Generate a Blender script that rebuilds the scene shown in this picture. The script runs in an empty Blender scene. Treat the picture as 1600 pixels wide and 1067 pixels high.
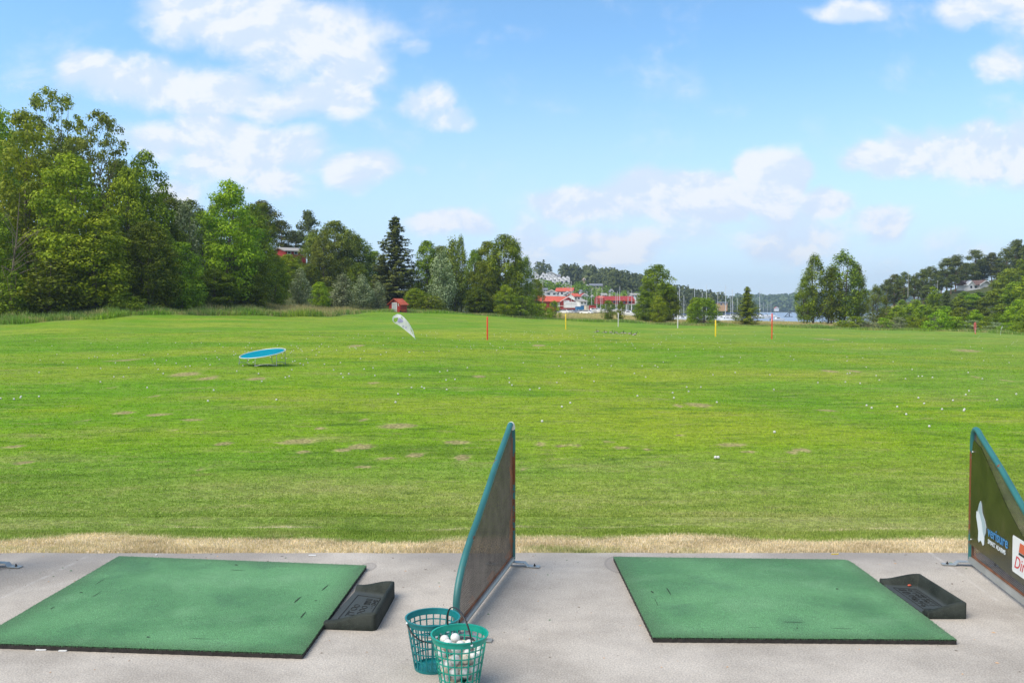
import bpy, bmesh, math, random
import numpy as np
from mathutils import Vector, Matrix
PI = math.pi
rng = np.random.default_rng(7)
random.seed(7)
sc = bpy.context.scene
COL = sc.collection

# ------------------------------------------------------------------ camera
F = 1420.0; CXP = 800.0; CYP = 533.5; CAMH = 1.70
PITCH = math.atan(48.5 / F)
cd = bpy.data.cameras.new('camera'); cam = bpy.data.objects.new('camera', cd); COL.objects.link(cam)
cam.location = (0, 0, CAMH); cam.rotation_euler = (PI/2 - PITCH, 0, 0)
cd.sensor_width = 36; cd.lens = F/1600*36; cd.clip_end = 12000; cd.clip_start = 0.05
sc.camera = cam
CP, SP = math.cos(PITCH), math.sin(PITCH)
def ray(px, py):
    a = (px-CXP)/F; b = (CYP-py)/F
    return Vector((a, CP + b*SP, -SP + b*CP))
def atY(px, py, Y):                       # the point at world distance Y seen at that pixel
    d = ray(px, py); t = Y/d.y
    return Vector((d.x*t, Y, CAMH + d.z*t))
def onz(px, py, z=0.0):                   # the point at height z seen at that pixel
    d = ray(px, py); t = (z-CAMH)/d.z
    return Vector((d.x*t, d.y*t, z))

# ------------------------------------------------------------------ terrain
_c = [
 (-200, [(80,.3),(95,2),(130,9),(200,22),(400,40),(3500,60)]),
 (0,    [(85,.32),(100,2),(140,9),(200,18),(400,35),(3500,60)]),
 (150,  [(88,.71),(105,2.5),(150,10),(220,20),(400,34),(3500,60)]),
 (330,  [(100,1.07),(115,3),(160,10),(220,17),(400,28),(3500,50)]),
 (450,  [(108,.79),(125,1.7),(140,3),(200,12.5),(260,16),(400,20),(3500,50)]),
 (515,  [(120,.90),(145,1.9),(165,4),(205,9),(280,13),(400,15),(3500,50)]),
 (560,  [(136,1.13),(150,1.5),(170,3),(220,6),(300,9),(400,11),(3500,50)]),
 (625,  [(158,1.48),(200,2.6),(300,5),(400,9),(3500,50)]),
 (760,  [(165,.77),(200,1.0),(300,2),(400,5),(550,12),(700,18),(3500,40)]),
 (850,  [(170,.02),(200,.2),(260,.8),(300,1.0),(340,1.1),(400,5),(550,16),(700,23),(900,25),(1500,20),(3500,20)]),
 (950,  [(170,-.57),(200,-.3),(260,.5),(300,.8),(350,.8),(420,2.5),(550,10),(700,18),(900,20),(1500,12),(3500,20)]),
 (1050, [(165,-.97),(210,-.9),(250,-1.2),(280,-3.6),(460,-4),(520,-1),(600,4),(760,9),(900,10),(1500,0),(3500,25)]),
 (1150, [(165,-1.2),(210,-1.05),(235,-1.5),(262,-4.2),(600,-4),(700,-1),(800,2),(1000,2),(1100,-4),(1900,-5),(1960,-2),(2100,16),(2400,20),(3500,25)]),
 (1200, [(165,-1.3),(210,-1.15),(235,-1.7),(262,-4.5),(1900,-5),(1960,-2),(2100,15),(2400,20),(3500,25)]),
 (1300, [(162,-1.6),(210,-1.35),(235,-1.9),(262,-4.5),(1900,-5),(1960,-2),(2100,22),(2400,30),(3500,35)]),
 (1350, [(161,-1.75),(210,-1.7),(240,-2.3),(275,-4.2),(1900,-5),(1960,-2),(2100,26),(2400,34),(3500,40)]),
 (1400, [(160,-1.9),(190,-1.8),(240,-.9),(290,1.0),(340,3.5),(400,2),(600,-4),(1900,-5),(1960,-2),(2100,30),(3500,45)]),
 (1500, [(155,-2.1),(180,-1.8),(230,1.2),(300,5),(350,9.3),(450,12),(700,14),(3500,50)]),
 (1600, [(145,-2.28),(170,-1.8),(220,3.5),(300,10),(350,13),(450,20),(700,25),(3500,60)]),
 (1800, [(140,-2.4),(170,-1),(220,8),(300,18),(450,30),(3500,60)]),
]
_cu = np.array([(p-CXP)/F for p, _ in _c])
_cye = np.array([q[0][0] for _, q in _c], float)
_cze = np.array([q[0][1] for _, q in _c], float)
def edgeY(X, Y):
    return np.interp(X/np.maximum(Y, 1.0), _cu, _cye)
def terr(X, Y):
    X = np.asarray(X, float); Y = np.asarray(Y, float)
    sh = np.broadcast(X, Y).shape
    X = np.broadcast_to(X, sh).ravel(); Y = np.broadcast_to(Y, sh).ravel()
    u = np.clip(X/np.maximum(Y, 4.0), _cu[0], _cu[-1]-1e-6)
    k = np.clip(np.searchsorted(_cu, u, side='right')-1, 0, len(_cu)-2)
    w = (u-_cu[k])/(_cu[k+1]-_cu[k]); w = w*w*(3-2*w)*.5 + w*.5
    cols = []
    for (p, q), ye, ze in zip(_c, _cye, _cze):
        s = np.clip((Y-8)/(ye-8), 0, 1)
        near = ze*s**1.5
        far = np.interp(Y, [a for a, b in q], [b for a, b in q])
        cols.append(np.where(Y < ye, near, far))
    cols = np.stack(cols); i = np.arange(len(Y))
    z = cols[k, i]*(1-w) + cols[k+1, i]*w
    f = np.clip((Y-9)/25, 0, 1)*np.clip((190-Y)/30, 0, 1)
    z = z + f*(.10*np.sin(X*.16+1.3)*np.sin(Y*.21+.5) + .06*np.sin(X*.37+Y*.11) + .05*np.sin(Y*.55+X*.05))
    z = z + np.clip((Y-6.6)/6, 0, 1)*.012*(np.sin(X*2.1+Y)*np.sin(Y*3.3) + np.sin(X*.9-1+.4*Y))
    z = z - .012 - .05*np.clip((6.38-Y)/.05, 0, 1)
    g = np.clip((Y-200)/200, 0, 1)
    z = z + g*(.9*np.sin(X*.045+1)*np.sin(Y*.04) + .5*np.sin(X*.11+Y*.07))*np.clip((z+2.6)/4, 0, 1)
    return z.reshape(sh)
def tz(x, y): return float(terr(np.array([x]), np.array([y]))[0])
def hits(pxs, pys):                       # where sight lines meet the ground
    pxs = np.asarray(pxs, float); pys = np.asarray(pys, float)
    a = (pxs-CXP)/F; b = (CYP-pys)/F
    dy = CP+b*SP; dz = -SP+b*CP
    Ys = 6.0*np.exp(np.linspace(0, math.log(450/6.0), 900))
    out = np.full((len(pxs), 3), np.nan)
    prev = None
    done = np.zeros(len(pxs), bool)
    for Y in Ys:
        t = Y/dy; x = a*t; z = CAMH+dz*t
        d = z-terr(x, np.full_like(x, Y))
        if prev is not None:
            m = (~done) & (d <= 0)
            if m.any():
                w = prev[0][m]/(prev[0][m]-d[m]); yy = prev[1]+(Y-prev[1])*w
                tt = yy/dy[m]
                out[m, 0] = a[m]*tt; out[m, 1] = yy; out[m, 2] = CAMH+dz[m]*tt
                done |= m
        prev = (d, Y)
    return out
def hit(px, py):
    h = hits([px], [py])[0]
    return Vector(h)
def PX(x, y, z=0):                        # back to photo pixels (only used to write notes)
    d = y*CP-(z-CAMH)*SP
    return CXP+F*x/d, CYP-F*(y*SP+(z-CAMH)*CP)/d

# ------------------------------------------------------------------ mesh helpers
def mesh_np(name, V, Fc, mats, attrs=None, smooth=False, mi=None):
    V = np.asarray(V, np.float32).reshape(-1, 3); Fc = np.asarray(Fc, np.int32)
    me = bpy.data.meshes.new(name)
    k = Fc.shape[1]; n = len(Fc)
    me.vertices.add(len(V)); me.vertices.foreach_set('co', V.ravel())
    me.loops.add(n*k); me.loops.foreach_set('vertex_index', Fc.ravel())
    me.polygons.add(n); me.polygons.foreach_set('loop_start', np.arange(0, n*k, k, dtype=np.int32))
    me.polygons.foreach_set('loop_total', np.full(n, k, np.int32))
    if mi is not None: me.polygons.foreach_set('material_index', np.asarray(mi, np.int32))
    if smooth: me.polygons.foreach_set('use_smooth', np.ones(n, bool))
    for m in (mats if isinstance(mats, (list, tuple)) else [mats]): me.materials.append(m)
    me.update(calc_edges=True)
    for an, av in (attrs or {}).items():
        at = me.attributes.new(an, 'FLOAT', 'POINT'); at.data.foreach_set('value', np.asarray(av, np.float32).ravel())
    return me
def ob(name, me, parent=None, loc=None):
    o = bpy.data.objects.new(name, me); COL.objects.link(o)
    if parent is not None: o.parent = parent
    if loc is not None: o.location = loc
    return o
class MB:
    """collects boxes, tubes, prisms; builds ONE mesh"""
    def __init__(s): s.v = []; s.f = []; s.m = []; s.sm = []
    def add(s, vs, fs, mi=0, smooth=False):
        b = len(s.v); s.v += [tuple(v) for v in vs]
        for f in fs: s.f.append(tuple(b+i for i in f)); s.m.append(mi); s.sm.append(smooth)
        return s
    def box(s, x0, x1, y0, y1, z0, z1, mi=0, M=None):
        vs = [Vector(p) for p in ((x0,y0,z0),(x1,y0,z0),(x1,y1,z0),(x0,y1,z0),(x0,y0,z1),(x1,y0,z1),(x1,y1,z1),(x0,y1,z1))]
        if M: vs = [M @ v for v in vs]
        return s.add(vs, [(0,3,2,1),(4,5,6,7),(0,1,5,4),(1,2,6,5),(2,3,7,6),(3,0,4,7)], mi)
    def tube(s, pts, rad, n=8, mi=0, closed=False, cap=True, flat=1.0, up=None):
        pts = [Vector(p) for p in pts]; N = len(pts); rings = []
        u = None
        for i, p in enumerate(pts):
            if closed: t = pts[(i+1) % N]-pts[i-1]
            else: t = pts[min(i+1, N-1)]-pts[max(i-1, 0)]
            t.normalize()
            if up is not None: u = Vector(up)-t*Vector(up).dot(t)
            elif u is None: u = t.orthogonal()
            else: u = u-t*u.dot(t)
            if u.length < 1e-6: u = t.orthogonal()
            u.normalize(); w = t.cross(u)
            r = rad[i] if isinstance(rad, (list, tuple)) else rad
            rings.append([p+u*(math.cos(2*PI*k/n)*r*flat)+w*(math.sin(2*PI*k/n)*r) for k in range(n)])
        vs = [v for r in rings for v in r]; fs = []
        for i in range(N if closed else N-1):
            a = i*n; b = ((i+1) % N)*n
            for k in range(n): fs.append((a+k, a+(k+1) % n, b+(k+1) % n, b+k))
        s.add(vs, fs, mi, True)
        if cap and not closed:
            s.add(rings[0], [tuple(range(n-1, -1, -1))], mi); s.add(rings[-1], [tuple(range(n))], mi)
        return s
    def prism(s, poly, fn, d0, d1, mi=0):   # polygon (a,b) swept from d0 to d1; fn(a,b,d)->xyz
        n = len(poly)
        vs = [fn(a, b, d0) for a, b in poly]+[fn(a, b, d1) for a, b in poly]
        fs = [tuple(range(n-1, -1, -1)), tuple(range(n, 2*n))]+[(i, (i+1) % n, n+(i+1) % n, n+i) for i in range(n)]
        return s.add(vs, fs, mi)
    def ball(s, c, r, mi=0, seg=12, ring=8):
        c = Vector(c); rr = r if isinstance(r, (tuple, list)) else (r, r, r)
        vs = [c+Vector((0, 0, rr[2]))]
        for i in range(1, ring):
            a = PI*i/ring
            for k in range(seg):
                b = 2*PI*k/seg
                vs.append(c+Vector((rr[0]*math.sin(a)*math.cos(b), rr[1]*math.sin(a)*math.sin(b), rr[2]*math.cos(a))))
        vs.append(c-Vector((0, 0, rr[2]))); L = len(vs)-1; fs = []
        for k in range(seg):
            fs.append((0, 1+k, 1+(k+1) % seg)); q = 1+(ring-2)*seg
            fs.append((L, q+(k+1) % seg, q+k))
            for i in range(ring-2):
                a = 1+i*seg; b = a+seg
                fs.append((a+k, b+k, b+(k+1) % seg, a+(k+1) % seg))
        return s.add(vs, fs, mi, True)
    def mesh(s, name, mats, recalc=True):
        me = bpy.data.meshes.new(name); me.from_pydata(s.v, [], s.f)
        for m in (mats if isinstance(mats, (list, tuple)) else [mats]): me.materials.append(m)
        me.polygons.foreach_set('material_index', s.m); me.polygons.foreach_set('use_smooth', s.sm)
        if recalc:
            bm = bmesh.new(); bm.from_mesh(me); bmesh.ops.recalc_face_normals(bm, faces=bm.faces); bm.to_mesh(me); bm.free()
        me.update(); return me
    def build(s, name, mats, parent=None, loc=None, recalc=True):
        return ob(name, s.mesh(name, mats, recalc), parent, loc)
def tag(o, label=None, cat=None, group=None, kind=None):
    if label: o['label'] = label
    if cat: o['category'] = cat
    if group: o['group'] = group
    if kind: o['kind'] = kind
    return o
def thing(name, label, cat, loc=(0,0,0), rz=0.0, group=None):
    o = bpy.data.objects.new(name, None); COL.objects.link(o); o.empty_display_size = .2
    o.location = loc; o.rotation_euler = (0, 0, rz)
    return tag(o, label, cat, group)
def copy_tree(o, parent=None):
    c = o.copy(); COL.objects.link(c)
    if parent is not None: c.parent = parent
    for ch in list(o.children): copy_tree(ch, c)
    return c

# ------------------------------------------------------------------ material helpers
class NT:
    def __init__(s, tree): s.t = tree; s.n = tree.nodes; s.l = tree.links
    def node(s, typ, **kw):
        n = s.n.new(typ)
        for k, v in kw.items():
            if k.startswith('_'): setattr(n, k[1:], v)
        return n
    def link(s, a, b): s.l.new(a, b)
    def put(s, sock, v):
        if isinstance(v, bpy.types.NodeSocket): s.l.new(v, sock)
        elif v is not None:
            if sock.type == 'RGBA' and len(v) == 3: v = (*v, 1)
            sock.default_value = v
    def math(s, op, a, b=None, c=None, clamp=False):
        n = s.n.new('ShaderNodeMath'); n.operation = op; n.use_clamp = clamp
        s.put(n.inputs[0], a)
        if b is not None: s.put(n.inputs[1], b)
        if c is not None: s.put(n.inputs[2], c)
        return n.outputs[0]
    def vm(s, op, a, b=None, c=None):
        n = s.n.new('ShaderNodeVectorMath'); n.operation = op
        s.put(n.inputs[0], a)
        if b is not None: s.put(n.inputs[1], b)
        if c is not None: s.put(n.inputs[2], c)
        return n.outputs['Value'] if op in ('LENGTH', 'DOT_PRODUCT', 'DISTANCE') else n.outputs[0]
    def noise(s, vec, scale, detail=3, rough=.5, dist=0.0, out='Fac'):
        n = s.n.new('ShaderNodeTexNoise'); s.put(n.inputs['Vector'], vec)
        n.inputs['Scale'].default_value = scale; n.inputs['Detail'].default_value = detail
        n.inputs['Roughness'].default_value = rough; n.inputs['Distortion'].default_value = dist
        return n.outputs[out]
    def ramp(s, v, a, b, lo=0.0, hi=1.0, smooth=True):
        n = s.n.new('ShaderNodeMapRange'); n.interpolation_type = 'SMOOTHSTEP' if smooth else 'LINEAR'
        s.put(n.inputs[0], v); n.inputs[1].default_value = a; n.inputs[2].default_value = b
        n.inputs[3].default_value = lo; n.inputs[4].default_value = hi
        return n.outputs[0]
    def mix(s, f, a, b, blend='MIX'):
        n = s.n.new('ShaderNodeMix'); n.data_type = 'RGBA'; n.blend_type = blend; n.clamp_factor = True
        s.put(n.inputs[0], f); s.put(n.inputs[6], a); s.put(n.inputs[7], b)
        return n.outputs[2]
    def attr(s, name):
        n = s.n.new('ShaderNodeAttribute'); n.attribute_name = name; return n.outputs['Fac']
    def scale(s, vec, v): return s.vm('MULTIPLY', vec, v)
MATS = {}
def newmat(name):
    m = bpy.data.materials.new(name); m.use_nodes = True; MATS[name] = m
    t = NT(m.node_tree); b = m.node_tree.nodes['Principled BSDF']
    return m, t, b
def simple(name, col, rough=.6, metal=0.0, var=.12, nscale=6.0, bump=0.0, bscale=40.0, spec=None, dirt=None, coord='Object'):
    m, t, b = newmat(name)
    tc = t.node('ShaderNodeTexCoord').outputs[coord]
    n = t.noise(tc, nscale, 5, .6)
    c = t.mix(t.ramp(n, .3, .7), tuple(max(0, x*(1-var)) for x in col), tuple(min(1, x*(1+var)) for x in col))
    if dirt:
        n2 = t.noise(tc, nscale*1.9, 6, .7)
        c = t.mix(t.ramp(n2, dirt[1], dirt[1]+.12), c, dirt[0])
    t.put(b.inputs['Base Color'], c); b.inputs['Roughness'].default_value = rough; b.inputs['Metallic'].default_value = metal
    if spec is not None: b.inputs['Specular IOR Level'].default_value = spec
    if bump:
        bn = t.node('ShaderNodeBump'); bn.inputs['Strength'].default_value = 1; bn.inputs['Distance'].default_value = bump
        t.link(t.noise(tc, bscale, 4, .6), bn.inputs['Height']); t.link(bn.outputs[0], b.inputs['Normal'])
    return m
SKY_TINT = (1.02, 1.36, 1.50); SKY_LOW = (5.2, 5.95, 7.5); SKY_DEEP = (2.5, 5.3, 8.8)
CLOUD_LO = (5.1, 5.8, 7.0); CLOUD_HI = (6.6, 6.7, 7.0)
SUN_W = 3.0; HAZE = .00019; EXPO = 0.6
# ------------------------------------------------------------------ lawn colouring shared by soil sheet and blades
def lawn_color(t, pos, blade=False):
    st = t.scale(pos, (.55, 1, 1))
    n1 = t.noise(st, .11, 4, .55)
    n2 = t.noise(t.scale(pos, (.45, 1.3, 1)), .6, 6, .65)
    n3 = t.noise(t.scale(pos, (.55, 1.6, 1)), 2.6, 6, .7)
    n4 = t.noise(pos, 22, 3, .6)
    A = (.125, .272, .005); B = (.236, .315, .020); D = (.072, .145, .012); P = (.255, .262, .085); Y = (.27, .325, .010)
    c = t.mix(t.ramp(n1, .40, .62), A, B)
    c = t.mix(t.math('MULTIPLY', t.math('MULTIPLY', t.attr('yellow'), .6), t.ramp(n2, .35, .6)), c, Y)
    c = t.mix(t.math('MULTIPLY', t.ramp(n2, .52, .70), .55), c, P)
    c = t.mix(t.math('MULTIPLY', t.ramp(n2, .49, .31), .62), c, D)
    c = t.mix(t.math('MULTIPLY', t.ramp(n3, .52, .68), .65), c, P)
    c = t.mix(t.math('MULTIPLY', t.ramp(n3, .49, .34), .8), c, D)
    pale = t.math('MULTIPLY', t.attr('pale'), t.ramp(n3, .3, .62, .5, 1))
    c = t.mix(pale, c, t.mix(t.ramp(n2, .35, .62), (.185, .235, .055), (.29, .295, .12)))
    n5 = t.noise(t.scale(pos, (1, 1.6, 1)), 5.5, 5, .7)
    bare = t.ramp(t.math('ADD', t.attr('bare'), t.math('MULTIPLY', t.math('SUBTRACT', n5, .5), 1.5)), .42, .75)
    c = t.mix(t.math('MULTIPLY', bare, .72), c, t.mix(t.ramp(n4, .3, .7), (.25, .18, .10), (.42, .33, .18)))
    straw = t.ramp(t.math('ADD', t.attr('straw'), t.math('MULTIPLY', t.math('SUBTRACT', n3, .5), .9)), .3, .7)
    c = t.mix(straw, c, t.mix(t.ramp(n3, .35, .65), (.41, .33, .22), (.57, .48, .355)))
    wild = t.attr('wild')
    wc = t.mix(t.ramp(t.math('ADD', n2, t.attr('hay')), .4, .62), (.13, .21, .045), (.36, .31, .15))
    c = t.mix(wild, c, wc)
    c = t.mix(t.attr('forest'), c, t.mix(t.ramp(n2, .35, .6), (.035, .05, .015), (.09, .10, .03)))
    return c, n3, n4
def mk_ground():
    m, t, b = newmat('ground_soil_and_lawn')
    pos = t.node('ShaderNodeNewGeometry').outputs['Position']
    c, n3, n4 = lawn_color(t, pos)
    c = t.mix(1.0, c, t.mix(t.ramp(n4, .3, .7), (.66, .66, .66), (1.22, 1.22, 1.15)), 'MULTIPLY')
    n6 = t.noise(t.scale(pos, (1, 1, 1)), 6.0, 6, .75)
    c = t.mix(1.0, c, t.mix(t.ramp(n6, .32, .68), (.72, .74, .7), (1.2, 1.2, 1.2)), 'MULTIPLY')
    t.put(b.inputs['Base Color'], c); b.inputs['Roughness'].default_value = .9; b.inputs['Specular IOR Level'].default_value = .15
    bn = t.node('ShaderNodeBump'); bn.inputs['Strength'].default_value = .8; bn.inputs['Distance'].default_value = .05
    t.link(t.math('ADD', n6, t.math('MULTIPLY', n4, .35)), bn.inputs['Height']); t.link(bn.outputs[0], b.inputs['Normal'])
    return m
def mk_blade():
    m, t, b = newmat('grass_blades')
    pos = t.node('ShaderNodeNewGeometry').outputs['Position']
    c, n3, n4 = lawn_color(t, pos)
    r = t.attr('rnd')
    c = t.mix(1.0, c, t.mix(r, (1.1, 1.1, 1.05), (1.9, 1.85, 1.95)), 'MULTIPLY')
    t.put(b.inputs['Base Color'], c); b.inputs['Roughness'].default_value = .55; b.inputs['Specular IOR Level'].default_value = .25
    tr = t.node('ShaderNodeBsdfTranslucent'); t.put(tr.inputs[0], t.mix(1.0, c, (1.0, 1.1, .6), 'MULTIPLY'))
    mx = t.node('ShaderNodeMixShader'); mx.inputs[0].default_value = .4
    t.link(b.outputs[0], mx.inputs[1]); t.link(tr.outputs[0], mx.inputs[2])
    t.link(mx.outputs[0], m.node_tree.nodes['Material Output'].inputs['Surface'])
    return m
def leafmat(name, lo, hi, back=None, trans=.25):
    m, t, b = newmat(name)
    oi = t.node('ShaderNodeObjectInfo')
    r = t.attr('tint')
    c = t.mix(r, lo, hi)
    hs = t.node('ShaderNodeHueSaturation'); t.put(hs.inputs['Color'], c)
    t.put(hs.inputs['Hue'], t.math('ADD', .482, t.math('MULTIPLY', oi.outputs['Random'], .036)))
    t.put(hs.inputs['Value'], t.math('ADD', .82, t.math('MULTIPLY', oi.outputs['Random'], .36)))
    c = hs.outputs[0]
    if back:
        g = t.node('ShaderNodeNewGeometry'); c = t.mix(t.math('MULTIPLY', g.outputs['Backfacing'], .8), c, back)
    t.put(b.inputs['Base Color'], c); b.inputs['Roughness'].default_value = .55; b.inputs['Specular IOR Level'].default_value = .16
    tr = t.node('ShaderNodeBsdfTranslucent'); t.put(tr.inputs[0], t.mix(1.0, c, (1.1, 1.2, .5), 'MULTIPLY'))
    mx = t.node('ShaderNodeMixShader'); mx.inputs[0].default_value = trans
    t.link(b.outputs[0], mx.inputs[1]); t.link(tr.outputs[0], mx.inputs[2])
    t.link(mx.outputs[0], m.node_tree.nodes['Material Output'].inputs['Surface'])
    return m
M = {}
M['ground'] = mk_ground(); M['blade'] = mk_blade()
M['ash'] = leafmat('ash_leaves', (.105, .18, .003), (.36, .45, .018), trans=.25)
M['maple'] = leafmat('maple_leaves', (.07, .125, .003), (.27, .355, .014), trans=.22)
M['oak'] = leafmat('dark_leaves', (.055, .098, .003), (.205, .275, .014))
M['aspen'] = leafmat('aspen_leaves', (.10, .145, .010), (.29, .345, .045))
M['silver'] = leafmat('willow_leaves', (.12, .165, .06), (.36, .42, .24), trans=.2)
M['birch'] = leafmat('birch_leaves', (.075, .12, .004), (.27, .33, .020), trans=.22)
M['bushl'] = leafmat('bush_leaves', (.09, .17, .003), (.36, .50, .018), trans=.25)
M['spruce'] = leafmat('spruce_needles', (.05, .08, .014), (.155, .20, .036), trans=.1)
M['pine'] = leafmat('pine_needles', (.055, .072, .012), (.15, .18, .03), trans=.1)
M['far'] = leafmat('far_wood_leaves', (.048, .07, .022), (.125, .16, .045), trans=.1)
M['bark'] = simple('grey_bark', (.13, .105, .08), .9, var=.35, nscale=3)
M['birchbark'] = simple('birch_bark', (.42, .40, .36), .8, var=.3, nscale=3, dirt=((.05, .045, .04), .58))
M['pinebark'] = simple('pine_bark', (.23, .12, .07), .9, var=.3, nscale=2)
def mk_concrete():
    m, t, b = newmat('worn_concrete')
    pos = t.node('ShaderNodeNewGeometry').outputs['Position']
    a = t.noise(pos, 1.3, 6, .65); f = t.noise(pos, 115, 3, .7); g = t.noise(pos, 9, 5, .7); s = t.noise(pos, 330, 2, .5)
    c = t.mix(t.ramp(a, .3, .7), (.315, .285, .250), (.470, .430, .382))
    c = t.mix(t.math('MULTIPLY', t.ramp(g, .5, .75), .35), c, (.30, .27, .25))
    c = t.mix(1.0, c, t.mix(t.ramp(f, .3, .7), (.70, .70, .71), (1.22, 1.22, 1.2)), 'MULTIPLY')
    c = t.mix(t.ramp(s, .70, .76), c, (.16, .15, .14))
    sx = t.node('ShaderNodeSeparateXYZ'); t.link(pos, sx.inputs[0])
    X, Y = sx.outputs[0], sx.outputs[1]
    wob = t.math('MULTIPLY', t.math('SUBTRACT', t.noise(pos, 2.5, 4, .6), .5), .35)
    d = t.ramp(t.math('ADD', Y, wob), 5.75, 6.3)                      # damp, mossy strip along the grass
    d = t.math('MULTIPLY', d, t.ramp(t.noise(pos, .55, 3, .5), .38, .6))
    c = t.mix(t.math('MULTIPLY', d, .6), c, (.20, .185, .175))
    for (cx, cy, r, k) in STAINS:                                     # stains left on the slab by older mats
        v = t.vm('SUBTRACT', pos, (cx, cy, 0)); L = t.vm('LENGTH', t.scale(v, (1, .55, 0)))
        e = t.math('MULTIPLY', t.ramp(t.math('ADD', L, t.math('MULTIPLY', wob, .06)), r+.006, r-.006), k)
        c = t.mix(e, c, (.25, .23, .215))
        ring = t.math('MULTIPLY', t.ramp(t.math('ABSOLUTE', t.math('SUBTRACT', L, r)), .012, .002), .4)
        c = t.mix(ring, c, (.17, .155, .145))
    for (x0, y0, dx, dy, w) in SCUFFS:                                # faint pale scrape lines
        dl = t.math('ABSOLUTE', t.math('ADD', t.math('MULTIPLY', t.math('SUBTRACT', X, x0), dy), t.math('MULTIPLY', t.math('SUBTRACT', Y, y0), -dx)))
        c = t.mix(t.math('MULTIPLY', t.math('MULTIPLY', t.ramp(dl, w*2, w*.3), t.ramp(g, .4, .6)), .3), c, (.6, .57, .54))
    t.put(b.inputs['Base Color'], c); b.inputs['Roughness'].default_value = .85; b.inputs['Specular IOR Level'].default_value = .3
    bn = t.node('ShaderNodeBump'); bn.inputs['Strength'].default_value = .7; bn.inputs['Distance'].default_value = .004
    t.link(t.math('ADD', f, t.math('MULTIPLY', g, 2)), bn.inputs['Height']); t.link(bn.outputs[0], b.inputs['Normal'])
    return m
_s1 = onz(972, 880); _s2 = onz(576, 884)
STAINS = [(_s1.x, _s1.y-.03, .115, .55), (_s2.x, _s2.y-.02, .05, .5)]
_a, _b = onz(0, 935), onz(62, 905)
_d = (_b-_a).normalized()
SCUFFS = [(_a.x, _a.y, _d.x, _d.y, .012)]
_a, _b = onz(1510, 890), onz(1590, 945); _d = (_b-_a).normalized()
SCUFFS.append((_a.x-.08, _a.y, _d.x, _d.y, .01))
M['concrete'] = mk_concrete()
def mk_turf(seed):
    m, t, b = newmat('mat_turf_%d' % seed)
    pos = t.node('ShaderNodeNewGeometry').outputs['Position']
    p2 = t.vm('ADD', pos, (seed*7.3, seed*3.1, 0))
    a = t.noise(p2, 1.1, 4, .5, .6); g = t.noise(p2, 2.6, 3, .5, .2); f = t.noise(p2, 165, 2, .6); h = t.noise(p2, 30, 4, .7)
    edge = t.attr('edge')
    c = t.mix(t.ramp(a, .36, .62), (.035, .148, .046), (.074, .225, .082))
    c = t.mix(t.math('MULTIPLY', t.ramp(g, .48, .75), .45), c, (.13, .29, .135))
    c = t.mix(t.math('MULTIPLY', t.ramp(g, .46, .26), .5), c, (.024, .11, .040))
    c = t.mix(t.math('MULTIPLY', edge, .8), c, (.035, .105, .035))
    c = t.mix(1.0, c, t.mix(t.ramp(f, .25, .75), (.42, .46, .42), (1.58, 1.54, 1.58)), 'MULTIPLY')
    c = t.mix(1.0, c, t.mix(t.ramp(h, .3, .7), (.88, .9, .88), (1.1, 1.1, 1.1)), 'MULTIPLY')
    t.put(b.inputs['Base Color'], c); b.inputs['Roughness'].default_value = .8; b.inputs['Specular IOR Level'].default_value = .12
    b.inputs['Sheen Weight'].default_value = .15
    bn = t.node('ShaderNodeBump'); bn.inputs['Strength'].default_value = .8; bn.inputs['Distance'].default_value = .004
    t.link(f, bn.inputs['Height']); t.link(bn.outputs[0], b.inputs['Normal'])
    return m
M['turf1'] = mk_turf(1); M['turf2'] = mk_turf(2)
M['fibre'] = simple('turf_fibre', (.06, .15, .065), .7, var=.4, nscale=60)
M['slit'] = simple('torn_turf_slit', (.012, .025, .012), .9)
M['rubberbase'] = simple('black_rubber', (.022, .019, .017), .85, var=.4, nscale=40, bump=.002, bscale=90)
def mk_traymat():
    m, t, b = newmat('speckled_rubber')
    tc = t.node('ShaderNodeTexCoord').outputs['Object']
    f = t.noise(tc, 260, 3, .7); a = t.noise(tc, 9, 4, .6)
    c = t.mix(t.ramp(a, .35, .65), (.012, .016, .013), (.028, .033, .028))
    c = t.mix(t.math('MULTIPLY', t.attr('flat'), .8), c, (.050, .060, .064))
    c = t.mix(t.ramp(f, .56, .68), c, (.05, .07, .05))
    t.put(b.inputs['Base Color'], c); b.inputs['Roughness'].default_value = .75; b.inputs['Specular IOR Level'].default_value = .25
    bn = t.node('ShaderNodeBump'); bn.inputs['Strength'].default_value = .6; bn.inputs['Distance'].default_value = .002
    t.link(f, bn.inputs['Height']); t.link(bn.outputs[0], b.inputs['Normal'])
    return m
M['tray'] = mk_traymat()
M['trayline'] = simple('rubber_groove', (.008, .010, .009), .8)
def mk_paint(name, col, rust, th=.62, rough=.42, sc_=14):
    m, t, b = newmat(name)
    tc = t.node('ShaderNodeTexCoord').outputs['Object']
    sx = t.node('ShaderNodeSeparateXYZ'); t.link(tc, sx.inputs[0])
    n = t.noise(tc, sc_, 6, .7); a = t.noise(tc, 5, 3)
    c = t.mix(t.ramp(a, .3, .7), tuple(x*.85 for x in col), tuple(x*1.12 for x in col))
    rr = t.ramp(t.math('ADD', n, t.math('MULTIPLY', t.attr('rust'), .6)), th, th+.05)
    c = t.mix(rr, c, t.mix(t.noise(tc, 60, 3), rust, tuple(x*.45 for x in rust)))
    t.put(b.inputs['Base Color'], c)
    t.put(b.inputs['Roughness'], t.ramp(rr, 0, 1, rough, .85))
    return m
M['greenpaint'] = mk_paint('chipped_green_paint', (.022, .13, .128), (.22, .07, .022), .66)
M['steel'] = mk_paint('galvanised_steel', (.38, .40, .39), (.16, .08, .045), .66, .45, 22)
M['steel'].node_tree.nodes['Principled BSDF'].inputs['Metallic'].default_value = .5
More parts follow.
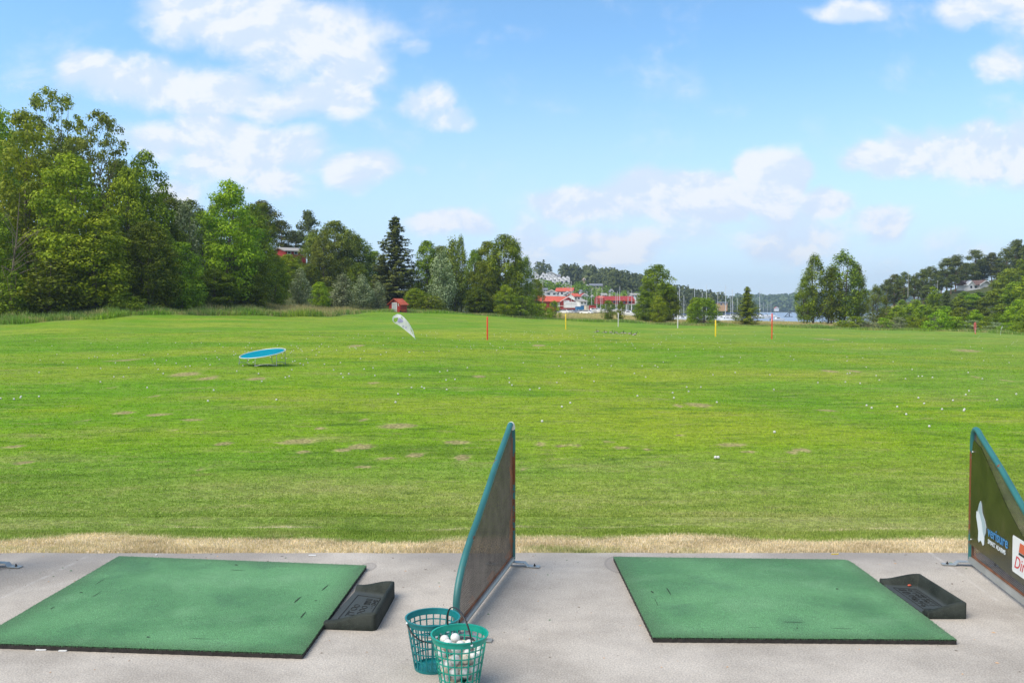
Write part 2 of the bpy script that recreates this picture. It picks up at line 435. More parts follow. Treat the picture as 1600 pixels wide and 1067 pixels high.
M['wire'] = simple('dull_wire_mesh', (.060, .053, .048), .7, var=.35, nscale=8)
M['rustwire'] = simple('rusty_wire_mesh', (.17, .065, .028), .8, var=.35, nscale=10)
M['tape'] = simple('white_tape', (.75, .74, .70), .6)
def mk_banner():
    m, t, b = newmat('dark_banner')
    tc = t.node('ShaderNodeTexCoord').outputs['Object']
    a = t.noise(tc, 3.2, 5, .6, .4); g = t.noise(tc, 11, 5, .7)
    c = t.mix(t.ramp(a, .35, .7), (.012, .016, .006), (.036, .044, .012))
    c = t.mix(t.math('MULTIPLY', t.ramp(g, .5, .72), .5), c, (.07, .058, .03))
    t.put(b.inputs['Base Color'], c); b.inputs['Roughness'].default_value = .26; b.inputs['Specular IOR Level'].default_value = .5
    bn = t.node('ShaderNodeBump'); bn.inputs['Strength'].default_value = .4; bn.inputs['Distance'].default_value = .01
    t.link(a, bn.inputs['Height']); t.link(bn.outputs[0], b.inputs['Normal'])
    return m
M['banner'] = mk_banner()
M['white'] = simple('white_paint', (.72, .73, .73), .5, var=.06)
M['logowhite'] = simple('logo_white', (.62, .68, .72), .45, var=.05)
M['logogrey'] = simple('logo_grey', (.33, .42, .47), .45, var=.05)
M['logoblue'] = simple('logo_blue', (.05, .22, .48), .45, var=.05)
M['signred'] = simple('sign_red', (.55, .03, .04), .5, var=.05)
M['signorange'] = simple('sign_orange', (.62, .12, .05), .5, var=.05)
M['black'] = simple('black_plastic', (.015, .015, .016), .45, var=.2)
M['teal'] = simple('teal_basket_plastic', (.003, .165, .175), .38, var=.12, nscale=20)
M['jade'] = simple('jade_basket_plastic', (.002, .275, .20), .38, var=.12, nscale=20)
M['ball'] = simple('golf_ball_white', (.66, .66, .64), .35, var=.04)
M['rangeball'] = simple('grubby_range_ball', (.55, .55, .53), .6, var=.1)
M['balltan'] = simple('scuffed_golf_ball', (.66, .60, .48), .5, var=.15, nscale=40, dirt=((.50, .36, .20), .56))
M['ballred'] = simple('golf_ball_mark', (.55, .10, .05), .5)
M['cyanmat'] = simple('cyan_cloth', (.002, .20, .275), .9, spec=.05, var=.12, nscale=3)
M['galv'] = simple('pale_tube', (.50, .58, .58), .4, metal=.2)
M['flagwhite'] = simple('weathered_white_flag', (.66, .66, .70), .7, var=.08)
M['flaglilac'] = simple('faded_lilac_print', (.38, .36, .62), .7, var=.15)
M['flagred'] = simple('faded_red_flag', (.60, .13, .12), .7, var=.15)
M['stakered'] = simple('red_stake_paint', (.66, .045, .015), .5, var=.15)
M['stakeyellow'] = simple('yellow_stake_paint', (.78, .55, .01), .5, var=.1)
M['stakewhite'] = simple('white_stake_paint', (.58, .58, .57), .5, var=.08)
M['redwood'] = simple('red_boards', (.30, .022, .016), .75, var=.2, nscale=1.5)
M['redtile'] = simple('red_roof', (.48, .085, .045), .75, var=.2, nscale=1.2)
M['orangetile'] = simple('orange_roof', (.46, .085, .04), .75, var=.2, nscale=1.2)
M['greydoor'] = simple('grey_door', (.42, .44, .47), .5, var=.05)
M['housewhite'] = simple('white_boards', (.70, .71, .72), .7, var=.06, nscale=1.0)
M['cream'] = simple('cream_render', (.62, .56, .45), .8, var=.08, nscale=1.0)
M['pink'] = simple('pink_render', (.55, .33, .27), .8, var=.08, nscale=1.0)
M['slate'] = simple('grey_roof', (.16, .17, .20), .7, var=.2, nscale=1.0)
M['brownroof'] = simple('brown_roof', (.15, .09, .075), .8, var=.2, nscale=1.5)
M['glass'] = simple('window_glass', (.03, .04, .06), .12, var=.3)
M['stone'] = simple('grey_plinth', (.30, .29, .27), .85)
M['timber'] = simple('bare_timber', (.50, .30, .16), .8, var=.15)
M['blue'] = simple('blue_container', (.02, .16, .38), .55)
M['carA'] = simple('silver_car_paint', (.42, .43, .45), .3, metal=.4)
M['carB'] = simple('white_car_paint', (.75, .76, .77), .3)
M['carC'] = simple('dark_car_paint', (.03, .035, .045), .3)
M['tyre'] = simple('tyre', (.015, .015, .015), .8)
M['navy'] = simple('navy_canvas', (.03, .06, .18), .7)
M['mastm'] = simple('pale_mast', (.62, .64, .66), .4, metal=.2)
M['goose'] = simple('brown_feathers', (.12, .09, .07), .8, var=.4, nscale=20)
M['gooseblack'] = simple('black_feathers', (.015, .014, .014), .7)
M['goosewhite'] = simple('white_feathers', (.6, .58, .55), .7)
def mk_water():
    m, t, b = newmat('lake_water')
    pos = t.node('ShaderNodeNewGeometry').outputs['Position']
    b.inputs['Base Color'].default_value = (.26, .33, .42, 1); b.inputs['Roughness'].default_value = .42; b.inputs['IOR'].default_value = 1.33
    n = t.noise(t.scale(pos, (.4, 1, 1)), .5, 5, .6)
    bn = t.node('ShaderNodeBump'); bn.inputs['Strength'].default_value = .8; bn.inputs['Distance'].default_value = .9
    t.link(n, bn.inputs['Height']); t.link(bn.outputs[0], b.inputs['Normal'])
    return m
M['water'] = mk_water()
# ------------------------------------------------------------------ lawn marks (bare patches etc.), measured once and stored on the ground
BARE = [(623,665,34,5),(502,669,13,3),(466,690,36,5),(563,698,24,6),(534,703,14,4),(473,706,16,3),(603,716,20,3),(649,711,17,5),(723,715,16,7),
 (568,656,10,3),(715,691,26,4),(584,598,11,2),(557,540,14,2),(749,588,13,2.5),(568,729,16,3),(194,645,20,3),(247,648,20,3),(302,656,22,2.5),
 (131,657,8,3),(21,698,16,4),(37,723,17,4),(29,690,6,3),(194,563,18,2),(289,585,24,4),(325,591,16,4),(349,693,16,4),(315,733,14,3),(173,606,6,2.5),
 (241,619,8,2.5),(1091,632,20,4),(1060,634,10,3),(1144,695,25,4),(1170,706,16,2.5),(845,694,14,4),(897,695,12,4),(871,697,8,3),(952,690,10,3),
 (971,699,16,3),(1010,702,10,3),(842,540,13,2),(816,733,11,3),(1253,703,15,4.5),(1237,707,12,3),(1297,580,14,2.5),(1334,580,10,2.5),(1290,641,16,2),
 (1281,529,15,2),(1510,548,26,3),(1570,594,10,2.5),(1525,589,9,2),(400,592,18,3),(1066,680,9,2.5),(270,672,10,2)]
YEL = [(825,527,190,9),(560,560,110,14),(480,610,120,16),(960,600,130,24),(1250,585,90,10),(1500,640,130,24),(1060,640,120,20),(1330,560,80,8),(90,640,60,10)]
def ell(lst):
    cs = []
    for px, py, rx, ry in lst:
        p = hits([px, px+rx, px, px], [py, py, py-ry, py+ry])
        cs.append((p[0, 0], p[0, 1], abs(p[1, 0]-p[0, 0]), max(.12, abs(p[2, 1]-p[3, 1])/2)))
    return cs
BARE = ell(BARE); YEL = ell(YEL)
def field(lst, X, Y, pw=1.0):
    o = np.zeros_like(X)
    for cx, cy, rx, ry in lst:
        d = np.sqrt(((X-cx)/rx)**2+((Y-cy)/ry)**2)
        o = np.maximum(o, np.clip(1.45-d, 0, 1)**pw)
    return o
def attrs(X, Y):
    X = np.asarray(X, float); Y = np.asarray(Y, float)
    ye = edgeY(X, Y); u = X/np.maximum(Y, 1)
    near = Y < 70
    bare = np.zeros_like(X); yel = np.zeros_like(X)
    bare[near] = field(BARE, X[near], Y[near])*.88
    yel = field(YEL, X, Y)
    wobx = .07*np.sin(X*1.7)+.05*np.sin(X*4.1+2)
    straw = np.clip((6.96+wobx-Y)/.34, 0, 1)*.9
    straw = np.maximum(straw, .5*np.clip(1-abs(Y-7.10-wobx)/.12, 0, 1))
    straw = straw - .34*np.clip(np.sin(X*1.3+.6)+.35*np.sin(X*5)+.3*np.sin(X*11.3), 0, 1)*np.clip((6.56-Y+.05*np.sin(X*3.1))/.1, 0, 1)
    pale = np.clip((11.5-Y)/4.0, 0, 1)*.75+.25*np.clip((u-.1)*2, 0, 1)*np.clip((Y-12)/10, 0, 1)
    b = Y-ye
    hayb = np.exp(-((u*F+CXP-500)/80)**2)*np.clip(b/6, 0, 1)*.25
    wild = np.clip((b+.5)/1.5, 0, 1)
    hill = np.clip((terr(X, Y)-3.0)/3, 0, 1)
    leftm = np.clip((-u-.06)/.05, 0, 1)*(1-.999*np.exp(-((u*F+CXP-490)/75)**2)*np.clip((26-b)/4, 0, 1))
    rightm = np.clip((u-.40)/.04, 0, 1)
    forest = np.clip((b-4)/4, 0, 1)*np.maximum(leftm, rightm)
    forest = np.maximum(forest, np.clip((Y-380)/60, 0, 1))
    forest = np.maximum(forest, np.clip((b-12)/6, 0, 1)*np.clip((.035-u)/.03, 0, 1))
    hay = np.clip((b-6)/8, 0, 1)*np.clip((u+.02)/.04, 0, 1)*.35-.06+hayb
    return dict(hay=hay, bare=bare, yellow=yel, straw=straw, pale=pale, wild=wild, forest=forest)

# ------------------------------------------------------------------ ground sheet
def grow(a, first, ratio, end):
    out = [a]; st = first
    while out[-1] < end: out.append(out[-1]+st); st *= ratio
    return out
ys = [-60, -30, -12, -5, 0, 3, 5, 6.2]+list(np.arange(6.36, 6.56, .05))+list(np.arange(6.6, 20, .09))+grow(20.1, .12, 1.019, 3500)
xs_ = grow(0, .12, 1.0, 10)+grow(10.2, .15, 1.026, 2600)
xs_ = np.array(sorted(set([-v for v in xs_]+xs_))); ys = np.array(ys)
GX, GY = np.meshgrid(xs_, ys)
GZ = terr(GX, GY)
nx = len(xs_); ny = len(ys)
idx = np.arange(nx*ny).reshape(ny, nx)
fc = np.stack([idx[:-1, :-1], idx[:-1, 1:], idx[1:, 1:], idx[1:, :-1]], -1).reshape(-1, 4)
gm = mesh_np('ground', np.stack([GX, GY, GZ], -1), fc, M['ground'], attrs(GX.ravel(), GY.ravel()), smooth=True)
tag(ob('ground', gm), kind='structure')
# slab with a slightly ragged front edge
mb = MB(); N = 400
xe = np.linspace(-40, 40, N)
ye_ = 6.335+.006*np.sin(xe*9)+.005*np.sin(xe*31)+.004*np.sin(xe*3.3)
mb.add([(x, -12, 0) for x in xe]+[(x, y-.008, 0) for x, y in zip(xe, ye_)]+[(x, y, -.012) for x, y in zip(xe, ye_)]+[(x, y, -.14) for x, y in zip(xe, ye_)],
       [(r*N+i, r*N+i+1, (r+1)*N+i+1, (r+1)*N+i) for r in range(3) for i in range(N-1)])
tag(mb.build('pavement', M['concrete'], recalc=False), kind='structure')
wv = [(-400, 190, -2.6), (1800, 190, -2.6), (1800, 3300, -2.6), (-400, 3300, -2.6)]
tag(ob('water', mesh_np('water', wv, [(0, 1, 2, 3)], M['water'])), kind='structure')

# ------------------------------------------------------------------ grass blades
def blades(name, X, Y, h, w, mat, label=None, cat=None, lean=.5, zoff=0.0, bend=True):
    X = np.asarray(X); Y = np.asarray(Y); q_ = attrs(X, Y)['bare']+rng.uniform(-.12, .12, len(X)) < .3
    if np.ndim(h): h = np.asarray(h)[q_]
    if np.ndim(w): w = np.asarray(w)[q_]
    X = X[q_]; Y = Y[q_]; n = len(X)
    Z = terr(X, Y)+zoff
    h = np.broadcast_to(h, n)*rng.uniform(.6, 1.25, n); w = np.broadcast_to(w, n)*rng.uniform(.7, 1.3, n)
    a = rng.uniform(0, 2*PI, n); c, s = np.cos(a), np.sin(a)
    l = rng.normal(0, lean, n)*h; la = rng.uniform(0, 2*PI, n)
    dx, dy = np.cos(la)*l, np.sin(la)*l
    P0 = np.stack([X-c*w/2, Y-s*w/2, Z-.01], -1); P1 = np.stack([X+c*w/2, Y+s*w/2, Z-.01], -1)
    m = .55
    P2 = np.stack([X+dx*.35+c*w*.38, Y+dy*.35+s*w*.38, Z+h*m], -1); P3 = np.stack([X+dx*.35-c*w*.38, Y+dy*.35-s*w*.38, Z+h*m], -1)
    P4 = np.stack([X+dx, Y+dy, Z+h*np.clip(1-.3*np.abs(l/h), .4, 1)], -1)
    V = np.stack([P0, P1, P2, P3, P4], 1).reshape(-1, 3)
    b = np.arange(n)*5
    T = np.concatenate([np.stack([b, b+1, b+2], -1), np.stack([b, b+2, b+3], -1), np.stack([b+3, b+2, b+4], -1)])
    at = attrs(X, Y); at = {k: np.repeat(v, 5) for k, v in at.items()}
    r = rng.uniform(0, 1, n); at['rnd'] = np.repeat(r, 5)
    o = ob(name, mesh_np(name, V, T, mat, at)); tag(o, label, cat, kind='stuff')
    return o
def inview(n, y0, y1, p=1.0, margin=1.03):
    Y = y0+(y1-y0)*rng.uniform(0, 1, n)**p
    X = rng.uniform(-1, 1, n)*Y*.58*margin
    return X, Y
X1, Y1 = inview(52000, 6.34, 7.02)
cl = .5+.5*np.sin(X1*7)*np.sin(X1*2.3+1)
blades('dry_grass', X1, Y1, .016+.014*cl*np.clip((6.6-Y1)/.2, 0, 1)+.012*rng.uniform(0, 1, len(X1)), .0045, M['blade'],
       'dry straw coloured grass fringe along the front edge of the concrete', 'grass', lean=.55)
X2, Y2 = inview(170000, 6.9, 17, 1.7)
blades('mown_grass', X2, Y2, .014*np.clip((17.5-Y2)/8, .3, 1), .005, M['blade'], 'pale short mown grass just beyond the straw strip', 'grass', lean=.6)
X3, Y3 = inview(200000, 7.5, 62, 1.75)
blades('lawn_tufts', X3, Y3, (.010+.0003*Y3)*np.clip((64-Y3)/22, .15, 1), .006+.0008*Y3, M['blade'], 'short green grass of the open driving range', 'grass', lean=.6)
# tall unmown band where the mown range ends
n = 70000
u_ = rng.uniform(-.62, .62, n)
ye = np.interp(u_, _cu, _cye)
b_ = rng.uniform(0, 1, n)**1.2*17+.2+.9*np.sin(u_*60)*np.sin(u_*23)
Y4 = ye+b_; X4 = u_*Y4
pxl = u_*F+CXP
hgt = .50+.2*np.sin(u_*90)*np.sin(u_*31)+.45*np.exp(-((pxl-470)/90)**2)+.25*(pxl < 330)*np.clip(b_/3, 0, 1)
blades('tall_grass', X4, Y4, hgt, .09, M['blade'], 'unmown tall grass band along the far edge of the range', 'tall grass', lean=.35)
n = 42000
u_ = rng.uniform(0.0, .42, n); ye = np.interp(u_, _cu, _cye)
Y5 = ye+14+rng.uniform(0, 1, n)*75; X5 = u_*Y5
k = terr(X5, Y5) > -2.5
blades('hay_meadow', X5[k], Y5[k], .5, .12, M['blade'], 'dry hay meadow between the range and the harbour', 'meadow', lean=.3)
# ================================================================== mats
def lerp(a, b, t): return a+(b-a)*t
def golf_mat(corners, zt, turf, label, slits, round_=None, group='hitting mats on the slab'):
    # corners at the top plane: far-left, far-right, near-right, near-left
    c = [Vector((p.x, p.y, 0)) for p in corners]
    ctr = sum(c, Vector())/4
    root = thing('hitting_mat', label, 'golf mat', (ctr.x, ctr.y, 0), 0, group)
    c = [p-ctr for p in c]
    def P(s, q): return lerp(lerp(c[3], c[2], s), lerp(c[0], c[1], s), q)      # s across, q towards far
    # rounded outline as grid: the turf is a fine grid so its edge wear and waviness are real
    n = 60; V = []; E = []
    for j in range(n+1):
        for i in range(n+1):
            s, q = i/n, j/n
            if round_:
                a = max(0, (s-.965)/.035); b = max(0, (q-.93)/.07)
                if a > 0 and b > 0:
                    L = math.hypot(a, b)
                    if L > 1: s = .965+.035*a/L; q = .93+.07*b/L
            p = P(s, q); d = min(s, 1-s, q, 1-q)
            z = zt+.0012*math.sin(s*23+q*5)*math.sin(q*19)-.003*max(0, 1-d/.012)
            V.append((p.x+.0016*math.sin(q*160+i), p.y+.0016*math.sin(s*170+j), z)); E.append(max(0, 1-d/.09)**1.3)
    id_ = np.arange((n+1)**2).reshape(n+1, n+1)
    fc = np.stack([id_[:-1, :-1], id_[:-1, 1:], id_[1:, 1:], id_[1:, :-1]], -1).reshape(-1, 4)
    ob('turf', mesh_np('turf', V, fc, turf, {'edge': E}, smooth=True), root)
    # rubber base below
    brd = [id_[0, i] for i in range(n+1)]+[id_[j, n] for j in range(1, n+1)]+[id_[n, i] for i in range(n-1, -1, -1)]+[id_[j, 0] for j in range(n-1, 0, -1)]
    top = [Vector(V[k]) for k in brd]; m = len(top)
    mb = MB()
    ins = [Vector((v.x*.9985, v.y*.9985, zt-.0075)) for v in top]; low = [Vector((v.x*.9985, v.y*.9985, .001)) for v in top]
    mb.add(ins+low, [(i, (i+1) % m, m+(i+1) % m, m+i) for i in range(m)]); mb.add(ins, [tuple(range(m))])
    mb.build('rubber_base', M['rubberbase'], root)
    # frayed turf fibres along the rim
    r2 = random.Random(5); fb = MB()
    for i in range(m):
        a, b = top[i], top[(i+1) % m]; L = (b-a).length; o = Vector((b.y-a.y, a.x-b.x, 0)).normalized()
        for k in range(int(L/.0035)):
            p = lerp(a, b, r2.random()); h = r2.uniform(.002, .007); q = p+o*r2.uniform(0, .005)+Vector((0, 0, r2.uniform(-.007, .001)))
            t_ = (b-a).normalized()*.0016
            fb.add([p-t_+Vector((0, 0, -.006)), p+t_+Vector((0, 0, -.006)), q+Vector((r2.uniform(-.004, .004), 0, h))], [(0, 1, 2)])
    fb.build('frayed_edge', M['fibre'], root, recalc=False)
    # slits torn in the turf
    for k, (x0, y0, x1, y1, wd) in enumerate(slits):
        a = onz(x0, y0, zt)-ctr; b = onz(x1, y1, zt)-ctr; a.z = b.z = zt+.0022
        d = (b-a); nn = Vector((-d.y, d.x, 0)).normalized()*wd
        pts = [a, lerp(a, b, .3)+nn, lerp(a, b, .7)+nn*.8, b, lerp(a, b, .7)-nn*.6, lerp(a, b, .3)-nn*.7]
        sb = MB(); sb.add(pts, [(0, 1, 2, 3, 4, 5)]); sb.build('slit', M['slit'], root, recalc=False)
    return root
ZT = .030
golf_mat([onz(186, 867.5, ZT), onz(573, 882, ZT), onz(473, 1020, ZT), onz(-47, 1002.5, ZT)], ZT, M['turf1'],
    'worn green turf mat on the left, its near left corner out of the picture',
    [(1025/3.2*0+(0+1255/2.5), 820+258/2.5, 0+1285/2.5, 820+232/2.5, .004), (1148/2.5, 820+305/2.5, 1178/2.5, 820+278/2.5, .005), (1172/2.5, 820+366/2.5, 1196/2.5, 820+336/2.5, .004),
     (895/2.5, 820+176/2.5, 960/2.5, 820+178/2.5, .003), (915/2.5, 820+155/2.5, 930/2.5, 820+158/2.5, .008), (360/2.5, 820+283/2.5, 400/2.5, 820+256/2.5, .002),
     (370/2.5, 820+234/2.5, 415/2.5, 820+207/2.5, .002), (310/2.5, 820+263/2.5, 324/2.5, 820+264/2.5, .007), (730/2.5, 820+443/2.5, 840/2.5, 820+446/2.5, .002),
     (570/2.5, 820+438/2.5, 588/2.5, 820+438/2.5, .006), (1226/2.5, 820+296/2.5, 1240/2.5, 820+296/2.5, .006), (195/2.5, 820+330/2.5, 215/2.5, 820+318/2.5, .003)])
golf_mat([onz(958, 868.5, ZT), onz(1326, 873, ZT), onz(1495.5, 998, ZT), onz(1020, 994.5, ZT)], ZT, M['turf2'],
    'green turf mat lying whole in the right bay between the two dividers',
    [(900+352/2.5, 820+243/2.5, 900+372/2.5, 820+276/2.5, .004), (900+292/2.5, 820+258/2.5, 900+302/2.5, 820+266/2.5, .008), (900+305/2.5, 820+285/2.5, 900+322/2.5, 820+318/2.5, .002),
     (900+800/2.5, 820+379/2.5, 900+905/2.5, 820+380/2.5, .003), (900+990/2.5, 820+404/2.5, 900+1092/2.5, 820+405/2.5, .002), (900+660/2.5, 820+399/2.5, 900+730/2.5, 820+401/2.5, .0015),
     (900+1015/2.5, 820+250/2.5, 900+1026/2.5, 820+250/2.5, .010), (900+860/2.5, 820+402/2.5, 900+868/2.5, 820+403/2.5, .006)], round_=True)

# ================================================================== rubber ball trays
def sm(x, a, b):
    x = min(1, max(0, (x-a)/(b-a))); return x*x*(3-2*x)
def ball_tray(q, hl, hr, label, marks, seed):
    # q: footprint far-left, far-right, near-right, near-left (on the slab); hl, hr wall heights at the mat and at the back
    c = [Vector((p.x, p.y, 0)) for p in q]; ctr = sum(c, Vector())/4; c = [p-ctr for p in c]
    root = thing('ball_tray', label, 'ball tray', (ctr.x, ctr.y, 0), 0, 'rubber ball trays beside the mats')
    def P(s, t_):
        r = .10                                  # rounded back corners
        if s > 1-r and (t_ < r*.6 or t_ > 1-r*.6):
            a = (s-(1-r))/r; b = ((r*.6-t_) if t_ < .5 else (t_-(1-r*.6)))/(r*.6); L = math.hypot(a, b)
            if L > 1:
                s = 1-r+r*a/L; tb = b/L*r*.6; t_ = r*.6-tb if t_ < .5 else 1-r*.6+tb
        return lerp(lerp(c[3], c[2], s), lerp(c[0], c[1], s), t_)
    nx_, ny_ = 64, 84; V = []; FL = []
    for j in range(ny_+1):
        for i in range(nx_+1):
            s, t_ = i/nx_, j/ny_; p = P(s, t_)
            H = lerp(hl, hr, sm(s, 0, .95))
            tw = .050                            # flat rim of the walls
            wn = 1-sm(t_, tw, tw+.085); wf = sm(t_, 1-tw-.085, 1-tw); wb = sm(s, .80, .93)
            wmax = max(wn, wf, wb)
            z = lerp(.014, H, wmax)-.010*(1-sm(min(t_, 1-t_, 1-s), 0, .03))
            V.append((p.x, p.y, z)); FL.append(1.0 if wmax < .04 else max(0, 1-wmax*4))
    id_ = np.arange((nx_+1)*(ny_+1)).reshape(ny_+1, nx_+1)
    fc = np.stack([id_[:-1, :-1], id_[:-1, 1:], id_[1:, 1:], id_[1:, :-1]], -1).reshape(-1, 4).tolist()
    brd = [int(id_[0, i]) for i in range(nx_+1)]+[int(id_[j, nx_]) for j in range(1, ny_+1)]+[int(id_[ny_, i]) for i in range(nx_-1, -1, -1)]+[int(id_[j, 0]) for j in range(ny_-1, 0, -1)]
    b0 = len(V)
    for k in brd: V.append((V[k][0], V[k][1], .001)); FL.append(0)
    m = len(brd)
    fc += [(brd[i], b0+i, b0+(i+1) % m, brd[(i+1) % m]) for i in range(m)]
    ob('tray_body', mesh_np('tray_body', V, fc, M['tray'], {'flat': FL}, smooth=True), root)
    def G(s, t_, z=.0158): p = P(s, t_); return Vector((p.x, p.y, z))
    gb = MB()
    for pts, closed in marks:
        gb.tube([G(*p) for p in pts], .0016, 5, closed=closed, cap=False)
    gb.build('raised_lettering', M['trayline'], root)
    return root
def oval(cs, ct, rs, rt, n=14, a0=0): return ([(cs+rs*math.cos(2*PI*k/n), ct+rt*math.sin(2*PI*k/n)) for k in range(n)], True)
def rect(s0, s1, t0, t1): return ([(s0, t0), (s1, t0), (s1, t1), (s0, t1)], True)
def line(*p): return (list(p), False)
mk1 = [rect(.15, .72, .20, .80),
  rect(.60, .69, .70, .735), rect(.605, .685, .60, .635), rect(.63, .655, .635, .70), line((.63, .56), (.665, .555)), line((.645, .52), (.66, .515)),
  rect(.42, .55, .71, .745), rect(.44, .555, .65, .68), rect(.44, .56, .595, .625), rect(.435, .46, .595, .68), oval(.50, .52, .055, .032), oval(.495, .435, .055, .034), oval(.49, .35, .05, .03),
  oval(.315, .535, .055, .032), oval(.30, .455, .06, .036), line((.37, .36), (.27, .36), (.27, .30), (.36, .30)), line((.24, .40), (.24, .27)), oval(.40, .285, .035, .022)]
mk2 = [rect(.15, .72, .20, .82)]
r3 = random.Random(3)
for row, s0 in ((0, .62), (1, .50), (2, .36), (3, .26)):
    tt = .76
    while tt > .27:
        w_ = r3.uniform(.02, .045)
        mk2.append(r3.choice([oval(s0, tt, .042, w_*.6), rect(s0-.035, s0+.035, tt-w_*.5, tt+w_*.4), line((s0-.04, tt), (s0+.04, tt), (s0+.03, tt-w_))])); tt -= w_*1.9
ball_tray([onz(560, 921), onz(618, 931), onz(588, 986), onz(505, 983)], .040, .093,
          'black rubber ball tray against the right edge of the left mat', mk1, 1)
tr2 = ball_tray([onz(1374, 912), onz(1437, 917), onz(1513, 967), onz(1450, 967)], .042, .088,
          'dark green rubber ball tray against the right edge of the right mat', mk2, 2)
p_ = onz(1421, 913, .03)
tag(MB().ball((0, 0, .0), (.012, .006, .006), 0, 8, 6).build('broken_tee', M['ballred'], loc=(p_.x, p_.y, p_.z-.004)), 'tiny red piece of a tee in the right rubber tray', 'tee')

# ================================================================== bay dividers
HN, HF, LN = .345, .975, 1.40
def prof(n=10):
    """side outline in (d, z): d = 0 at the far post, growing towards the tee line"""
    P0 = [(0, .05), (0, .70)]
    def q(a, b, c, n): return [((1-t_)**2*a[0]+2*t_*(1-t_)*b[0]+t_*t_*c[0], (1-t_)**2*a[1]+2*t_*(1-t_)*b[1]+t_*t_*c[1]) for t_ in [i/n for i in range(1, n+1)]]
    pts = P0+[(0, .84)]+q((0, .84), (.0, HF+.035), (.135, HF-.055), n)
    pts += [(.50, .755), (.95, .525)]+q((.95, .525), (LN+.03, .335), (LN, .15), n)+[(LN, .05)]
    return pts
PR = prof()
def zc_top(d):      # height of the sloping tube at d
    best = 0
    for (a, za), (b, zb) in zip(PR, PR[1:]):
        if min(a, b)-1e-9 <= d <= max(a, b)+1e-9:
            z = max(za, zb) if abs(b-a) < 1e-9 else za+(zb-za)*(d-a)/(b-a)
            best = max(best, z)
    return best
def clip_seg(p, q, poly):
    """part of segment p-q inside the (convex enough) polygon: returns list of spans"""
    ts = [0, 1]; d = (q[0]-p[0], q[1]-p[1]); n = len(poly)
    for i in range(n):
        a, b = poly[i], poly[(i+1) % n]; e = (b[0]-a[0], b[1]-a[1]); den = d[0]*e[1]-d[1]*e[0]
        if abs(den) < 1e-12: continue
        t_ = ((a[0]-p[0])*e[1]-(a[1]-p[1])*e[0])/den; s = ((a[0]-p[0])*d[1]-(a[1]-p[1])*d[0])/den
        if 0 <= t_ <= 1 and -1e-9 <= s <= 1+1e-9: ts.append(t_)
    ts.sort(); out = []
    def inside(x, y):
        c = False
        for i in range(n):
            a, b = poly[i], poly[(i+1) % n]
            if (a[1] > y) != (b[1] > y) and x < (b[0]-a[0])*(y-a[1])/(b[1]-a[1])+a[0]: c = not c
        return c
    for a, b in zip(ts, ts[1:]):
        if b-a > 1e-4:
            m_ = (a+b)/2
            if inside(p[0]+d[0]*m_, p[1]+d[1]*m_): out.append((a, b))
    return out
def wire_mesh(poly, sp=.0105, w=.0023):
    V = []; Fc = []; mi = []
    for ang, x in ((math.radians(34), .0008), (math.radians(-62), -.0008)):
        ca, sa = math.cos(ang), math.sin(ang)
        for k in range(-180, 205):
            o = k*sp
            p = (-sa*o-2*ca, ca*o-2*sa); q = (-sa*o+2*ca, ca*o+2*sa)
            for a, b in clip_seg(p, q, poly):
                A = (p[0]+(q[0]-p[0])*a, p[1]+(q[1]-p[1])*a); B = (p[0]+(q[0]-p[0])*b, p[1]+(q[1]-p[1])*b)
                nseg = max(1, int(math.hypot(B[0]-A[0], B[1]-A[1])/.12))
                for s in range(nseg):
                    u0 = (lerp(A[0], B[0], s/nseg), lerp(A[1], B[1], s/nseg)); u1 = (lerp(A[0], B[0], (s+1)/nseg), lerp(A[1], B[1], (s+1)/nseg))
                    b0 = len(V); xx = x
                    for (uu, sg) in ((u0, 1), (u0, -1), (u1, -1), (u1, 1)): V.append((xx, -(uu[0]-sa*w/2*sg*1.0), uu[1]+ca*w/2*sg))
                    V[-4:] = [(xx, -(u0[0]-sa*w/2), u0[1]+ca*w/2), (xx, -(u0[0]+sa*w/2), u0[1]-ca*w/2), (xx, -(u1[0]+sa*w/2), u1[1]-ca*w/2), (xx, -(u1[0]-sa*w/2), u1[1]+ca*w/2)]
                    for (dx_, o_) in ((.0016, 0),): V += [(v[0]+dx_, v[1], v[2]) for v in V[-4:]]
                    Fc += [(b0, b0+1, b0+2, b0+3), (b0+7, b0+6, b0+5, b0+4), (b0, b0+3, b0+7, b0+4), (b0+1, b0+5, b0+6, b0+2)]
                    m_ = ((u0[0]+u1[0])/2, (u0[1]+u1[1])/2)
                    r = 1 if (m_[0] < .02+.05*abs(math.sin(m_[1]*7)) and m_[1] > .1) or (m_[1] < .085+.02*math.sin(m_[0]*13)) else 0
                    mi += [r]*4
    return mesh_np('wire_mesh', V, Fc, [M['wire'], M['rustwire']], mi=mi)
inner = [(d+(.012 if d < .02 else (-.012 if d > LN-.02 else 0)), z-(.012 if z > .06 else -.008)) for d, z in PR]
WM = wire_mesh(inner)
def text_mesh(body, size, mat, ext=.0006, shear=0.0, align='LEFT', sp=1.0, bold=0.0):
    cu = bpy.data.curves.new('t', 'FONT'); cu.body = body; cu.size = size; cu.extrude = ext; cu.shear = shear; cu.align_x = align
    cu.space_character = sp; cu.offset = bold; cu.resolution_u = 3
    o = bpy.data.objects.new('t', cu); COL.objects.link(o); bpy.context.view_layer.update()
    me = bpy.data.meshes.new_from_object(o.evaluated_get(bpy.context.evaluated_depsgraph_get()))
    bpy.data.objects.remove(o); me.materials.clear(); me.materials.append(mat); return me
